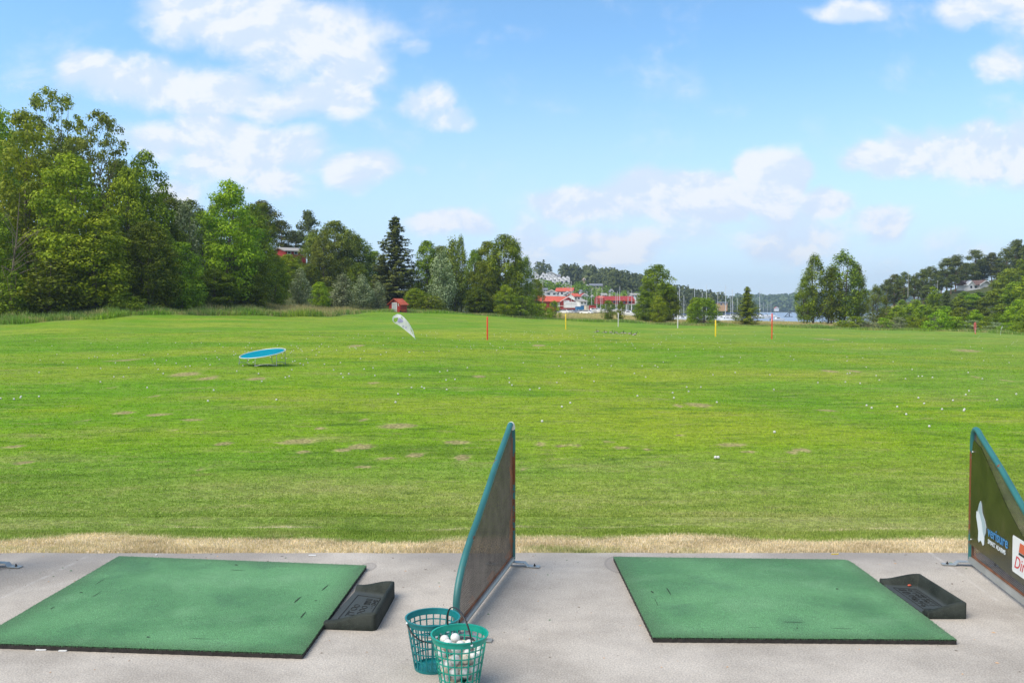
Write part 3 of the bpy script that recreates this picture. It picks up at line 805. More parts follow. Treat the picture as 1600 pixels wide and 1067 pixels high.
def divider(label, base, ang, banner=False, tape=False):
    root = thing('bay_divider', label, 'bay divider', (base.x, base.y, 0), ang, 'steel bay dividers along the slab')
    # frame: bent tube in the local plane x = 0, y = -d
    fr = MB()
    pts = [(0, -d, z) for d, z in PR]
    fr.tube(pts, .0185, 12)
    fm = fr.mesh('tube_frame', M['greenpaint'])
    co = np.array([v.co[:] for v in fm.vertices]); rs = np.clip(1-(-co[:, 1])/.05, 0, 1)*np.clip((co[:, 2]-.05)/.1, 0, 1)*np.where(co[:, 0] > 0, .55, .75)*np.clip((.80-co[:, 2])/.1, 0, 1)+.12*np.sin(co[:, 2]*30)**2
    at = fm.attributes.new('rust', 'FLOAT', 'POINT'); at.data.foreach_set('value', rs.astype(np.float32))
    ob('tube_frame', fm, root)
    bt = MB(); bt.tube([(0, .015, .045), (0, -LN-.015, .045)], .0165, 10)
    bt.box(-.016, .016, -LN, 0, .063, .067); bt.box(-.0165, -.0135, -LN, 0, .026, .066)
    bt.build('bottom_rail', M['steel'], root)
    inr = MB(); inr.box(-.004, .004, -.028, -.016, .06, .86); inr.box(-.004, .004, -LN+.016, -.016, .068, .082)
    inr.build('rusty_flange', M['rustwire'], root)
    ob('wire_mesh', WM, root)
    for d in (.005, LN-.02):
        ft = MB(); o = 0
        prof_ = [(-.185, .004), (-.105, .004), (-.085, .026), (.085, .026), (.105, .004), (.185, .004)]
        top = [(x, z+.005) for x, z in prof_]; low = list(prof_)
        n_ = len(prof_); vs = []
        for y in (-d-.024, -d+.024): vs += [(x, y, z) for x, z in low]+[(x, y, z) for x, z in top]
        fs = []
        for i in range(n_-1):
            fs += [(i, i+1, 2*n_+i+1, 2*n_+i), (n_+i, 3*n_+i, 3*n_+i+1, n_+i+1), (i, n_+i, n_+i+1, i+1), (2*n_+i, 2*n_+i+1, 3*n_+i+1, 3*n_+i)]
        fs += [(0, 2*n_, 3*n_, n_), (n_-1, 2*n_-1, 4*n_-1, 3*n_-1)]
        ft.add(vs, fs)
        fo = ft.build('foot_bracket', M['steel'], root)
        for x in (-.15, .15):
            bo = MB(); bo.tube([(x, -d, .008), (x, -d, .017)], .008, 6); bo.tube([(x, -d, .016), (x, -d, .026)], .004, 8)
            bo.build('bolt', M['black'], fo)
    if tape:
        tp = MB(); tp.tube([(0, -d, z) for d, z in PR[5:10]], .0198, 12); tp.build('white_tape', M['tape'], root)
    if banner:
        poly = [(.035, .16), (.035, .60), (.04, .78), (.06, .865), (.085, .885), (.12, .87)]
        for d in (.2, .3, .4, .5, .6, .75, .9, 1.05, 1.2): poly.append((d, zc_top(d)-.035-.10*sm(d, .12, .7)))
        poly += [(1.33, .28), (1.34, .13)]
        for k in range(1, 12): poly.append((1.34-k*1.30/12, .13+.035*k/12+.004*math.sin(k*1.7)))
        bb = MB(); bb.prism(poly, lambda a, b, x: (x, -a, b), -.020, -.0165)
        ban = bb.build('banner', M['banner'], root)
        X_ = -.0212
        def sheet(poly, mat, name, x=X_, th=.001):
            sb = MB(); sb.prism(poly, lambda a, b, xx: (xx, -a, b), x, x-th); return sb.build(name, mat, ban)
        L = [(.150, .415), (.163, .41), (.178, .43), (.200, .475), (.222, .498), (.240, .475), (.255, .425), (.300, .385), (.325, .345), (.318, .305), (.295, .275),
             (.292, .225), (.272, .212), (.245, .232), (.225, .235), (.200, .215), (.185, .232), (.190, .285), (.168, .335), (.148, .375)]
        sheet(L, M['logowhite'], 'white_emblem')
        sheet([(.178, .43), (.200, .475), (.222, .498), (.240, .475), (.255, .425), (.300, .385), (.325, .345), (.318, .305), (.295, .275), (.272, .30), (.25, .36), (.215, .405)], M['logogrey'], 'emblem_grey', X_-.0013)  # grey printed part of the emblem
        def txt(body, size, d0, z0, mat, name, par, **kw):
            o = ob(name, text_mesh(body, size, mat, **kw), par)
            # text plane: local x -> -y (towards the tee line), local y -> z, facing -x
            o.matrix_local = Matrix(((0, 0, -1, kw.get('xx', X_-.0015)), (-1, 0, 0, -d0), (0, 1, 0, z0), (0, 0, 0, 1))) if False else Matrix.Translation((X_-.0016, -d0, z0)) @ Matrix(((0, 0, -1, 0), (-1, 0, 0, 0), (0, 1, 0, 0), (0, 0, 0, 1)))
            return o
        txt('verisure', .098, .352, .300, M['logoblue'], 'blue_lettering', ban, bold=.0012)
        txt('SMART ALARMS', .040, .358, .252, M['logowhite'], 'small_lettering', ban, bold=.0006)
        sg = sheet([(.742, .195), (.742, .395), (.75, .405), (1.16, .405), (1.17, .395), (1.17, .195), (1.16, .185), (.75, .185)], M['white'], 'white_sign')
        s2 = MB(); s2.prism([(.835, .325), (.85, .382), (1.10, .382), (1.08, .325)], lambda a, b, xx: (xx, -a, b), X_-.0015, X_-.0022)
        s2.build('orange_badge', M['signorange'], ban)
        s3 = MB(); s3.prism([(.833, .308), (.836, .322), (1.078, .322), (1.074, .308)], lambda a, b, xx: (xx, -a, b), X_-.0015, X_-.0022)
        s3.build('badge_black_band', M['black'], ban)  # black band printed under the orange badge
        txt('Dire', .108, .768, .218, M['signred'], 'red_lettering', ban, shear=.35, bold=.0002)
        for (d, z) in ((.075, .80), (.07, .20)):
            wt = MB(); wt.tube([(X_-.002, -d, z), (X_-.006, -d+.004, z+.004)], .004, 6); wt.build('cable_tie', M['white'], ban)
    return root
divider('green tube framed mesh divider standing bare behind the two ball baskets', onz(801, 879, .02), math.radians(-12), tape=True)
dv = divider('green framed divider on the right carrying a dark advertising banner', onz(1517, 879, .02), math.radians(-8.4), banner=True)
dv.scale = (1, 1, .965)
divider('divider left of the left mat, only its steel foot in the picture', onz(-6, 880, .02), math.radians(-9))
# ================================================================== baskets
def basket(label, x, y, rz, mat, hang, hand_rot):
    root = thing('ball_basket', label, 'ball basket', (x, y, 0), rz, 'plastic range ball baskets')
    H, R, r = .245, .126, .086
    def rad(z): return lerp(r, R, z/H)
    def ring(z0, z1, ro, th, n=56):
        vs = []; 
        for (rr, z) in ((rad(z0)+ro, z0), (rad(z1)+ro, z1), (rad(z1)+ro-th, z1), (rad(z0)+ro-th, z0)):
            vs += [(rr*math.cos(2*PI*k/n), rr*math.sin(2*PI*k/n), z) for k in range(n)]
        fs = []
        for a in range(4):
            b = (a+1) % 4
            fs += [(a*n+k, a*n+(k+1) % n, b*n+(k+1) % n, b*n+k) for k in range(n)]
        return vs, fs
    lat = MB()
    for z in (.012, .054, .093, .130, .165, .196): lat.add(*ring(z-.0025, z+.0025, .0, .0032), smooth=False)
    nb = 22
    for k in range(nb):
        a = 2*PI*k/nb; da = .0031
        V = []
        for z in (.004, .222):
            rr = rad(z)
            for ro, s in ((.0008, -1), (.0008, 1), (-.003, 1), (-.003, -1)):
                aa = a+s*da/rr; V.append(((rr+ro)*math.cos(aa), (rr+ro)*math.sin(aa), z))
        lat.add(V, [(0, 1, 5, 4), (1, 2, 6, 5), (2, 3, 7, 6), (3, 0, 4, 7)])
    if mat is M['teal']:                      # cut-out lettering panel low on the wall: short slanting ribs
        for k in range(12):
            a0 = -PI*.72+k*.12
            for (za, zb, d) in ((.016, .05, .05), (.05, .018, .09)):
                V = []
                for i in range(2):
                    z = (za, zb)[i]; aa = a0+(0, d)[i]; rr = rad(z)+.0004
                    V += [(rr*math.cos(aa-.014), rr*math.sin(aa-.014), z), (rr*math.cos(aa+.014), rr*math.sin(aa+.014), z)]
                lat.add(V, [(0, 1, 3, 2)])
    lat.build('lattice_wall', mat, root)
    fl = MB(); n = 40
    fl.add([(0, 0, .006)]+[((r+.001)*math.cos(2*PI*k/n), (r+.001)*math.sin(2*PI*k/n), .006) for k in range(n)], [(0, 1+k, 1+(k+1) % n) for k in range(n)])
    fl.add(*ring(.0, .011, .001, .004)); fl.build('basket_floor', mat, root)
    rm = MB(); rm.add(*ring(.217, .243, .0015, .0035)); rm.add(*ring(.240, .2455, .0055, .0085)); rm.build('rim', mat, root)
    hd = MB()
    lh = rad(.232)+.004; pts = []
    tilt = hang
    for k in range(25):
        a = PI*k/24; p = Vector((lh*math.cos(a), 0, .128*math.sin(a)**.8))
        q = Matrix.Rotation(tilt, 3, 'X') @ p; pts.append(Vector((q.x, q.y, q.z+.232)))
    pts = [Matrix.Rotation(hand_rot, 3, 'Z') @ p for p in pts]
    hd.tube(pts, .0048, 8, flat=.55, up=(0, 0, 1))
    ho = hd.build('handle', M['black'], root)
    for s in (0, -1):
        bb = MB(); bb.ball(pts[s], .0062, 0, 8, 6); bb.build('rivet', M['logowhite'], ho)
    return root
_r1 = onz(676, 963, .245); _r2 = onz(718, 989, .245); BX1, BY1, BX2, BY2 = _r1.x, _r1.y, _r2.x, _r2.y
basket('empty darker teal basket behind the full one, its black handle hanging down', BX1, BY1, .2, M['teal'], math.radians(128), math.radians(14))
basket('brighter jade green basket full of golf balls, its black handle raised', BX2, BY2, 0, M['jade'], math.radians(-6), math.radians(118))
# balls packed in the full basket
def golfball(name, mat, mark=False):
    mb = MB(); mb.ball((0, 0, 0), .0213, 0, 20, 12)
    if mark:
        for k in range(3): mb.tube([(.0165*math.cos(a), -.0132, .0165*math.sin(a)-.0 if False else .004*k) for a in (0.5, .9)], .0007, 4, 1)
    me = mb.mesh(name, [mat, M['ballred']])
    me.polygons.foreach_set('use_smooth', [True]*len(me.polygons)); return me
BM = [golfball('golf_ball', M['ball']), golfball('golf_ball', M['balltan']), golfball('golf_ball', M['ball'], True)]
BM[0].name = 'golf_ball'
r4 = random.Random(11)
packed = []; z = .0275
def fits(p):
    return all((p-q).length > .0415 for q in packed)
lay = 0
while z < .175:
    rr = lerp(.086, .126, z/.245)-.0265; a0 = r4.random()*6
    for R_ in (rr, rr-.043, 0.0):
        if R_ < 0: continue
        n_ = max(1, int(2*PI*R_/.0432)) if R_ > .01 else 1
        for k in range(n_):
            a = a0+2*PI*k/n_; p = Vector((R_*math.cos(a), R_*math.sin(a), z+r4.uniform(-.003, .003)))
            if fits(p): packed.append(p)
    z += .0335; lay += 1
for dx_, dy_, dz_ in ((-.052, -.01, .200), (-.022, .034, .212), (-.070, .03, .205), (.005, -.02, .198), (-.012, -.062, .196), (.042, .02, .188)):
    packed.append(Vector((dx_, dy_, dz_)))
for i, p in enumerate(packed):
    me = BM[r4.choice((0, 0, 1, 1, 2, 0))]
    o = ob('golf_ball', me, loc=(BX2+p.x, BY2+p.y, p.z)); o.rotation_euler = (r4.random()*6, r4.random()*6, r4.random()*6)
    tag(o, 'golf ball packed inside the jade green basket', 'golf ball', 'golf balls in the basket')
# small litter on the slab
for (px, py, L, a) in ((64, 1014.5, .052, .02), (98, 1016, .04, .03), (488, 867, .05, -.05), (244, 866.5, .012, 0)):
    q_ = onz(px, py, .004); mb = MB(); mb.box(-L/2, L/2, -.006, .006, 0, .004)
    o = mb.build('white_tee', M['white'], loc=(q_.x, q_.y, .002)); o.rotation_euler = (0, 0, a)
    tag(o, {64: 'longer white tee against the front edge of the left mat', 98: 'shorter white tee against the front edge of the left mat', 488: 'white tee beyond the far edge of the left mat', 244: 'tiny white chip at the far edge of the left mat'}[px], 'tee')
for (px, py) in ((1304, 865), ):
    q_ = onz(px, py, .004); mb = MB(); mb.box(-.022, .022, -.003, .003, 0, .004); mb.ball((.024, 0, .003), (.004, .005, .004), 0, 8, 6)
    tag(mb.build('yellow_tee', M['stakeyellow'], loc=(q_.x, q_.y, .002)), 'yellow tee at the grass edge beyond the right mat', 'tee')
# grit and clippings blown on the slab
r8 = np.random.default_rng(3); mb = MB()
for i in range(260):
    y = 4.0+2.3*r8.uniform()**.6; x = r8.uniform(-1, 1)*y*.58; s = r8.uniform(.002, .006); a = r8.uniform(0, 6.3); L = r8.uniform(.8, 3)
    c, s_ = math.cos(a)*s*L, math.sin(a)*s*L
    mb.add([(x-c, y-s_, .0012), (x+s_*.4, y-c*.4, .0012), (x+c, y+s_, .0012), (x-s_*.4, y+c*.4, .004)], [(0, 1, 2, 3)], int(r8.integers(0, 3)))
tag(mb.build('grit', [M['bark'], M['fibre'], M['timber']], recalc=False), 'grit and dry clippings strewn over the concrete', 'litter', kind='stuff')
PINE_L = ['outermost pine where the right hill meets the water', 'second pine from the water end of the hill', 'third pine from the water end, crown slightly higher', 'short pine in the gap beside the third ridge pine',
 'pine left of the pale flagpole on the hill', 'tall pine beside the pale flagpole on the hill', 'low pine just right of the pale flagpole', 'high pine left of the white hillside house',
 'flat topped pine rising above the white house on its left', 'pine directly behind the left gable of the white house', 'broadest pine above the roof of the white house', 'pine behind the roof ridge of the white house',
 'pine at the right end of the white house', 'pine just right of the white house', 'pine below the tallest treetop of the right hill', 'tallest treetop of the right hill', 'pine cut by the right edge of the picture',
 'pine outside the right edge leaning in', 'low pine at the back near the water end', 'back pine near the flagpole', 'back pine between flagpole and white house', 'back pine left of the white house roof', 'back pine above the white house roof',
 'back pine right of the white house roof', 'small pine on the open slope left of the white house', 'smallest pine below the flagpole']
BR_L = ['bright tree at the foot of the water end slope', 'bright rounded tree low on the slope left', 'dark upright tree on the open slope below the flagpole', 'small spruce below and left of the white house', 'leafy tree below the white house terrace',
 'bright bushy tree beside the upright dark one', 'leafy tree low under the right end of the white house', 'olive tree low on the slope right of the house', 'brownish green tree on the lower right slope', 'big leafy tree on the right slope',
 'light green tree cut by the right edge', 'bright tree right of the white house wall', 'olive tree high on the right slope', 'dark leafy tree high on the right edge', 'bright bush just under the white house right wall',
 'low leafy tree behind the big round hedge bush', 'very dark low tree behind the red flag', 'low leafy tree behind the small white flag', 'light low tree at the right end behind the hedge', 'bright low tree behind the hedge centre',
 'dark low tree at the water end', 'olive tree on the open slope under the first pines', 'leafy tree beside the house wall on the right', 'bright tree above the right house wall', 'dark shrub tree behind the left hedge', 'bright tree outside the right edge', 'low shrub tree under the left half of the white house', 'low dark shrub tree under the right half of the white house']
HB_L = ['leftmost low bush next to the birch pair', 'second low bush from the birch pair', 'pale willow bush third from the birch pair', 'green bush in the middle of the low hedge', 'pale willow bush before the big round one', 'last low bush left of the big round one',
 'biggest round bright bush of the hedge', 'dark bush tucked against the left side of the big round one', 'bright bush touching the right side of the big round one', 'pale round bush right behind the red flag', 'bush right of the red flag', 'pale bush beside the small white flag',
 'bush right of the small white flag', 'bush at the right edge of the picture', 'dark bush just outside the right edge']
# ================================================================== vegetation
def leaf_quads(C, Nn, S, asp=.62, r=rng, curl=.25):
    """C centres, Nn normals, S sizes -> verts of pointed leaf-clump quads (4 verts each)"""
    n = len(C)
    Nn = Nn/np.maximum(np.linalg.norm(Nn, axis=1, keepdims=True), 1e-6)
    a = r.normal(size=(n, 3)); T = np.cross(Nn, a); T /= np.maximum(np.linalg.norm(T, axis=1, keepdims=True), 1e-6)
    B = np.cross(Nn, T); S = S[:, None]
    P0 = C-T*S*.5; P1 = C+B*S*asp*.5+Nn*S*curl*.3; P2 = C+T*S*.5-Nn*S*curl*.2; P3 = C-B*S*asp*.5+Nn*S*curl*.3
    return np.stack([P0, P1, P2, P3], 1).reshape(-1, 3)
def crown_mesh(name, puffs, dens, size, mat, r, zflat=.8, droop=0.0, inner=.16, hvar=.5):
    """puffs: (x,y,z,rx,rz,weight)"""
    Cs = []; Ns = []; Ss = []; Ts = []
    for (x, y, z, rx, rz, wgt) in puffs:
        n = max(6, int(dens*wgt*(rx*rx)*(.7+.3*rz/rx)))
        d = r.normal(size=(n, 3)); d /= np.linalg.norm(d, axis=1, keepdims=True)
        d[:, 2] = np.where(r.uniform(size=n) < .35, np.abs(d[:, 2]), d[:, 2])
        rad = np.where(r.uniform(size=n) < inner, r.uniform(.3, .8, n), r.uniform(.82, 1.14, n))
        # small lobes so the puff outline is knobbly
        lob = 1+.22*np.sin(d[:, 0]*6+x*3)*np.sin(d[:, 1]*5+y*2)*1.2+.12*np.sin(d[:, 2]*9+z)
        P = d*(rad*lob)[:, None]*np.array([rx, rx, rz])
        P[:, 2] -= droop*np.abs(r.normal(size=n))*rx
        nn = d*np.array([1, 1, 1.2])+r.normal(size=(n, 3))*.36+np.array([0, 0, .30])
        Cs.append(P+np.array([x, y, z])); Ns.append(nn)
        Ss.append(size*r.uniform(.6, 1.35, n)); Ts.append(np.clip(r.normal(.5+r.normal()*.20, .24, n), 0, 1))
    C = np.concatenate(Cs); Nn = np.concatenate(Ns); S = np.concatenate(Ss); T = np.concatenate(Ts)
    V = leaf_quads(C, Nn, S, r=r)
    return mesh_np(name, V, np.arange(len(V)).reshape(-1, 4), mat, {'tint': np.repeat(T, 4)})
def trunk_mesh(name, H, r0, limbs, mat, r, lean=(0, 0), top=.92, stems=1, spread=0.0):
    mb = MB()
    for s in range(stems):
        ox, oy = (r.uniform(-spread, spread), r.uniform(-spread, spread)) if stems > 1 else (0, 0)
        k = 9; pts = []; rad = []
        wx, wy = r.normal(0, .012*H, 2)
        for i in range(k+1):
            q = i/k
            pts.append((ox*(1+q*1.5)+lean[0]*q*q+wx*math.sin(q*5), oy*(1+q*1.5)+lean[1]*q*q+wy*math.sin(q*4), -.25+q*(H*top+.25)))
            rad.append(max(.02, r0*(1-q)**.8*(1.35 if i == 0 else 1)/(stems**.4)))
        mb.tube(pts, rad, 7)
    for (x, y, z) in limbs:
        z0 = max(.12*H, z-r.uniform(.10, .28)*H-.15*math.hypot(x, y)); q = z0/H
        a = Vector((lean[0]*q*q, lean[1]*q*q, z0)); b = Vector((x, y, z)); m_ = a.lerp(b, .5)+Vector((0, 0, -.05*(b-a).length)); rr = r0*max(.12, .55*(1-q))
        mb.tube([a, a.lerp(m_, .5), m_, m_.lerp(b, .5)+Vector(r.normal(0, .04, 3)*(b-a).length), b], [rr, rr*.75, rr*.55, rr*.35, .015], 5)
    return mb.mesh(name, mat, recalc=False)
def envelope(H, W, base, shape, r, n, pr):
    """puff centres filling a crown envelope"""
    out = []
    for i in range(n):
        for _ in range(60):
            q = r.uniform(0, 1)
            if shape == 'round': w = math.sqrt(max(0, 1-(2*q-1)**2))*(1.0-.15*q)
            elif shape == 'egg': w = (math.sin(PI*min(1, q*.92+.08))**.7)*(1-.35*q)
            elif shape == 'column': w = min(1, (1-q)**.5*1.1, (q+.12)*3)
            elif shape == 'full': w = math.sqrt(max(0, 1-q**2.2))*(.80+.4*q*(1-q)*4*.5)*min(1, .75+q)
            elif shape == 'dome': w = math.sqrt(max(0, 1-q*q))
            elif shape == 'cone': w = (1-q)**.75*min(1, (q+.06)*6)
            a = r.uniform(0, 2*PI); f = r.uniform(0, 1)**.38
            x = math.cos(a)*w*f*W/2; y = math.sin(a)*w*f*W/2; z = base+q*(H-base)
            rr = pr*r.uniform(.7, 1.3)*(1-.3*q)
            x *= max(0, 1-rr/(W/2)*.8); y *= max(0, 1-rr/(W/2)*.8); z = min(z, H-rr*.7)
            if all((x-p[0])**2+(y-p[1])**2+(z-p[2])**2 > (.62*rr)**2 for p in out): break
        out.append((x, y, z, rr))
    return out
PROTO = {}
def make_kind(kind, seed):
    r = np.random.default_rng(100+seed)
    if kind == 'ash':
        H, W = 18.0, 12.0; ps = envelope(H, W, 1.4, 'egg', r, 120, 1.35)
        cm = crown_mesh('crown', [(x, y, z, p, p*.72, 1) for x, y, z, p in ps], 120, .36, M['ash'], r)
        tm = trunk_mesh('trunk', H, .32, [p[:3] for p in ps[::6]], M['bark'], r)
    elif kind == 'maple':
        H, W = 16.0, 12.0; ps = envelope(H, W, .2, 'full', r, 150, 1.25)
        cm = crown_mesh('crown', [(x, y, z, p, p*.8, 1) for x, y, z, p in ps], 125, .34, M['maple'], r)
        tm = trunk_mesh('trunk', H, .30, [p[:3] for p in ps[::6]], M['bark'], r)
    elif kind == 'airy':
        H, W = 20.0, 11.0; ps = [p for p in envelope(H, W, 8.0, 'round', r, 120, .82)]
        ps += [(x*.7, y*.7, z, p) for x, y, z, p in envelope(11.0, 7.0, 3.0, 'egg', r, 50, .8)]
        cm = crown_mesh('crown', [(x, y, z, p, p*.75, 1) for x, y, z, p in ps], 150, .33, M['aspen'], r, inner=.4)
        tm = trunk_mesh('trunk', H, .24, [p[:3] for p in ps[::3]], M['bark'], r, stems=3, spread=.8)
    elif kind == 'aspen':
        H, W = 14.0, 9.0; ps = envelope(H, W, 2.5, 'egg', r, 90, 1.05)
        cm = crown_mesh('crown', [(x, y, z, p, p*.9, 1) for x, y, z, p in ps], 130, .30, M['birch'], r)
        tm = trunk_mesh('trunk', H, .2, [p[:3] for p in ps[::5]], M['birchbark'], r, stems=3, spread=.9)
    elif kind == 'birch':
        H, W = 14.0, 7.0; ps = envelope(H, W, 1.9, 'egg', r, 110, .74)
        cm = crown_mesh('crown', [(x, y, z, p, p*1.35, 1) for x, y, z, p in ps], 170, .27, M['birch'], r, droop=.7, inner=.45)
        tm = trunk_mesh('trunk', H, .21, [p[:3] for p in ps[::4]], M['bark'], r, stems=2, spread=.4)
    elif kind == 'silver':
        H, W = 7.0, 5.5; ps = envelope(H, W, .15, 'egg', r, 75, .72)
        cm = crown_mesh('crown', [(x, y, z, p, p*1.15, 1) for x, y, z, p in ps], 170, .25, M['silver'], r, inner=.3)
        tm = trunk_mesh('trunk', H, .12, [p[:3] for p in ps[::5]], M['bark'], r, stems=3, spread=.4)
    elif kind == 'bush':
        H, W = 3.6, 4.6; ps = envelope(H, W, .05, 'dome', r, 60, .52)
        cm = crown_mesh('crown', [(x, y, z, p, p*.85, 1) for x, y, z, p in ps], 300, .20, M['bushl'], r)
        tm = trunk_mesh('trunk', H, .07, [p[:3] for p in ps[::6]], M['bark'], r, stems=3, spread=.4)
    elif kind == 'round':
        H, W = 9.0, 9.0; ps = envelope(H, W, .1, 'dome', r, 110, .85)
        cm = crown_mesh('crown', [(x, y, z, p, p*.85, 1) for x, y, z, p in ps], 130, .32, M['maple'], r)
        tm = trunk_mesh('trunk', H, .2, [p[:3] for p in ps[::6]], M['bark'], r)
    elif kind == 'spruce':
        H, W = 18.0, 7.6; mb = []; Cs = []; Ns = []; Ts = []; limbs = []
        z = .6; 
        while z < H-.3:
            q = z/H; R_ = W/2*((1-q)**.78)*r.uniform(.85, 1.12)+.15; nb = int(7+6*(1-q)); a0 = r.uniform(0, 6)
            for k in range(nb):
                a = a0+2*PI*k/nb+r.normal(0, .15); Rb = R_*r.choice([.55, .8, .95, 1.15, 1.3]); n = int(14+Rb*17)
                s = r.uniform(.1, 1, n)**.8; wob = r.normal(0, .10+.14*Rb*.5, n)*(1.1-s*.6)
                rr = s*Rb; zz = z-rr*.30+.35*rr*(s**2)*.5+r.normal(0, .10, n)-np.abs(r.normal(0, .16, n))
                Cs.append(np.stack([np.cos(a)*rr-np.sin(a)*wob, np.sin(a)*rr+np.cos(a)*wob, zz], -1))
                Ns.append(np.stack([np.cos(a)*.5+r.normal(0, .4, n), np.sin(a)*.5+r.normal(0, .4, n), .7+r.normal(0, .3, n)], -1)); Ts.append(np.clip(.25+.5*s+r.normal(0, .15, n), 0, 1))
                if k % 2 == 0: limbs.append((math.cos(a)*Rb*.9, math.sin(a)*Rb*.9, z-.3*Rb*.9))
            z += .50+.30*(1-q)
        C = np.concatenate(Cs); V = leaf_quads(C, np.concatenate(Ns), r.uniform(.26, .55, len(C)), .5, r=r)
        cm = mesh_np('crown', V, np.arange(len(V)).reshape(-1, 4), M['spruce'], {'tint': np.repeat(np.concatenate(Ts), 4)})
        mt = MB(); mt.tube([(0, 0, -.3), (0, 0, H*.5), (.05, 0, H-.1)], [.28, .16, .03], 7)
        for x, y, zz in limbs: mt.tube([(0, 0, zz+.3*math.hypot(x, y)), (x, y, zz)], [.05, .015], 4)
        tm = mt.mesh('trunk', M['bark'], recalc=False)
    elif kind == 'pine':
        H, W = 15.0, 8.4; b = r.uniform(.2, .38)*H; ps = []
        for i in range(52):
            q = r.uniform(0, 1); z_ = b+(H-b)*q; w_ = W/2*(math.sin(PI*min(1, q*.86+.12))**.9)
            a = r.uniform(0, 6.28); f = r.uniform(.25, 1)
            ps.append((math.cos(a)*w_*f, math.sin(a)*w_*f, min(z_, H-.5), r.uniform(.8, 1.45)))
        ps.append((0, 0, H-.7, 1.0))
        cm = crown_mesh('crown', [(x, y, z_, p, p*.78, 1) for x, y, z_, p in ps], 100, .42, M['pine'], r, inner=.4)
        tm = trunk_mesh('trunk', H, .24, [p[:3] for p in ps[::2]], M['pinebark'], r, lean=(r.normal(0, .6), r.normal(0, .5)))
    elif kind == 'farbroad':
        H, W = 10.0, 8.5; ps = envelope(H, W, .2, 'egg', r, 55, 1.15)
        cm = crown_mesh('crown', [(x, y, z, p, p*.85, 1) for x, y, z, p in ps], 90, .46, M['maple'], r)
        tm = trunk_mesh('trunk', H, .2, [p[:3] for p in ps[::8]], M['bark'], r)
    return cm, tm, H, W
def proto(kind, v):
    k = (kind, v)
    if k not in PROTO: PROTO[k] = make_kind(kind, v*17+sum(map(ord, kind)))
    return PROTO[k]
NAMES = dict(ash='ash_tree', maple='leafy_tree', airy='tall_aspen', aspen='aspen_clump', birch='birch_tree', silver='willow_shrub', bush='green_bush', round='round_tree', spruce='spruce_tree', pine='pine_tree', farbroad='leafy_tree')
CATS = dict(silver='shrub', bush='bush')
NT_ = [0]
def tree(kind, px, Y, pytop, wpx, label, group=None, v=0, mat=None, zb=None, rz=None):
    """stands at distance Y on the ground; height and width are real sizes worked out from the distance"""
    cm, tm, H, W = proto(kind, v)
    x = (px-CXP)/F*Y; z = tz(x, Y) if zb is None else zb
    ztop = atY(px, pytop, Y).z; h = max(.5, ztop-z); w_ = wpx/F*Y
    NT_[0] += 1
    root = thing(NAMES[kind], label, CATS.get(kind, 'tree'), (x, Y, z-.05), NT_[0]*2.399 if rz is None else rz, group)
    root.scale = (w_/W, w_/W, h/H)
    ob('trunk', tm, root); c = ob('crown', cm, root)
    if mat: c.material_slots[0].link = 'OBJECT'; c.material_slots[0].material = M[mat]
    return root
G1 = 'trees of the wood on the left'
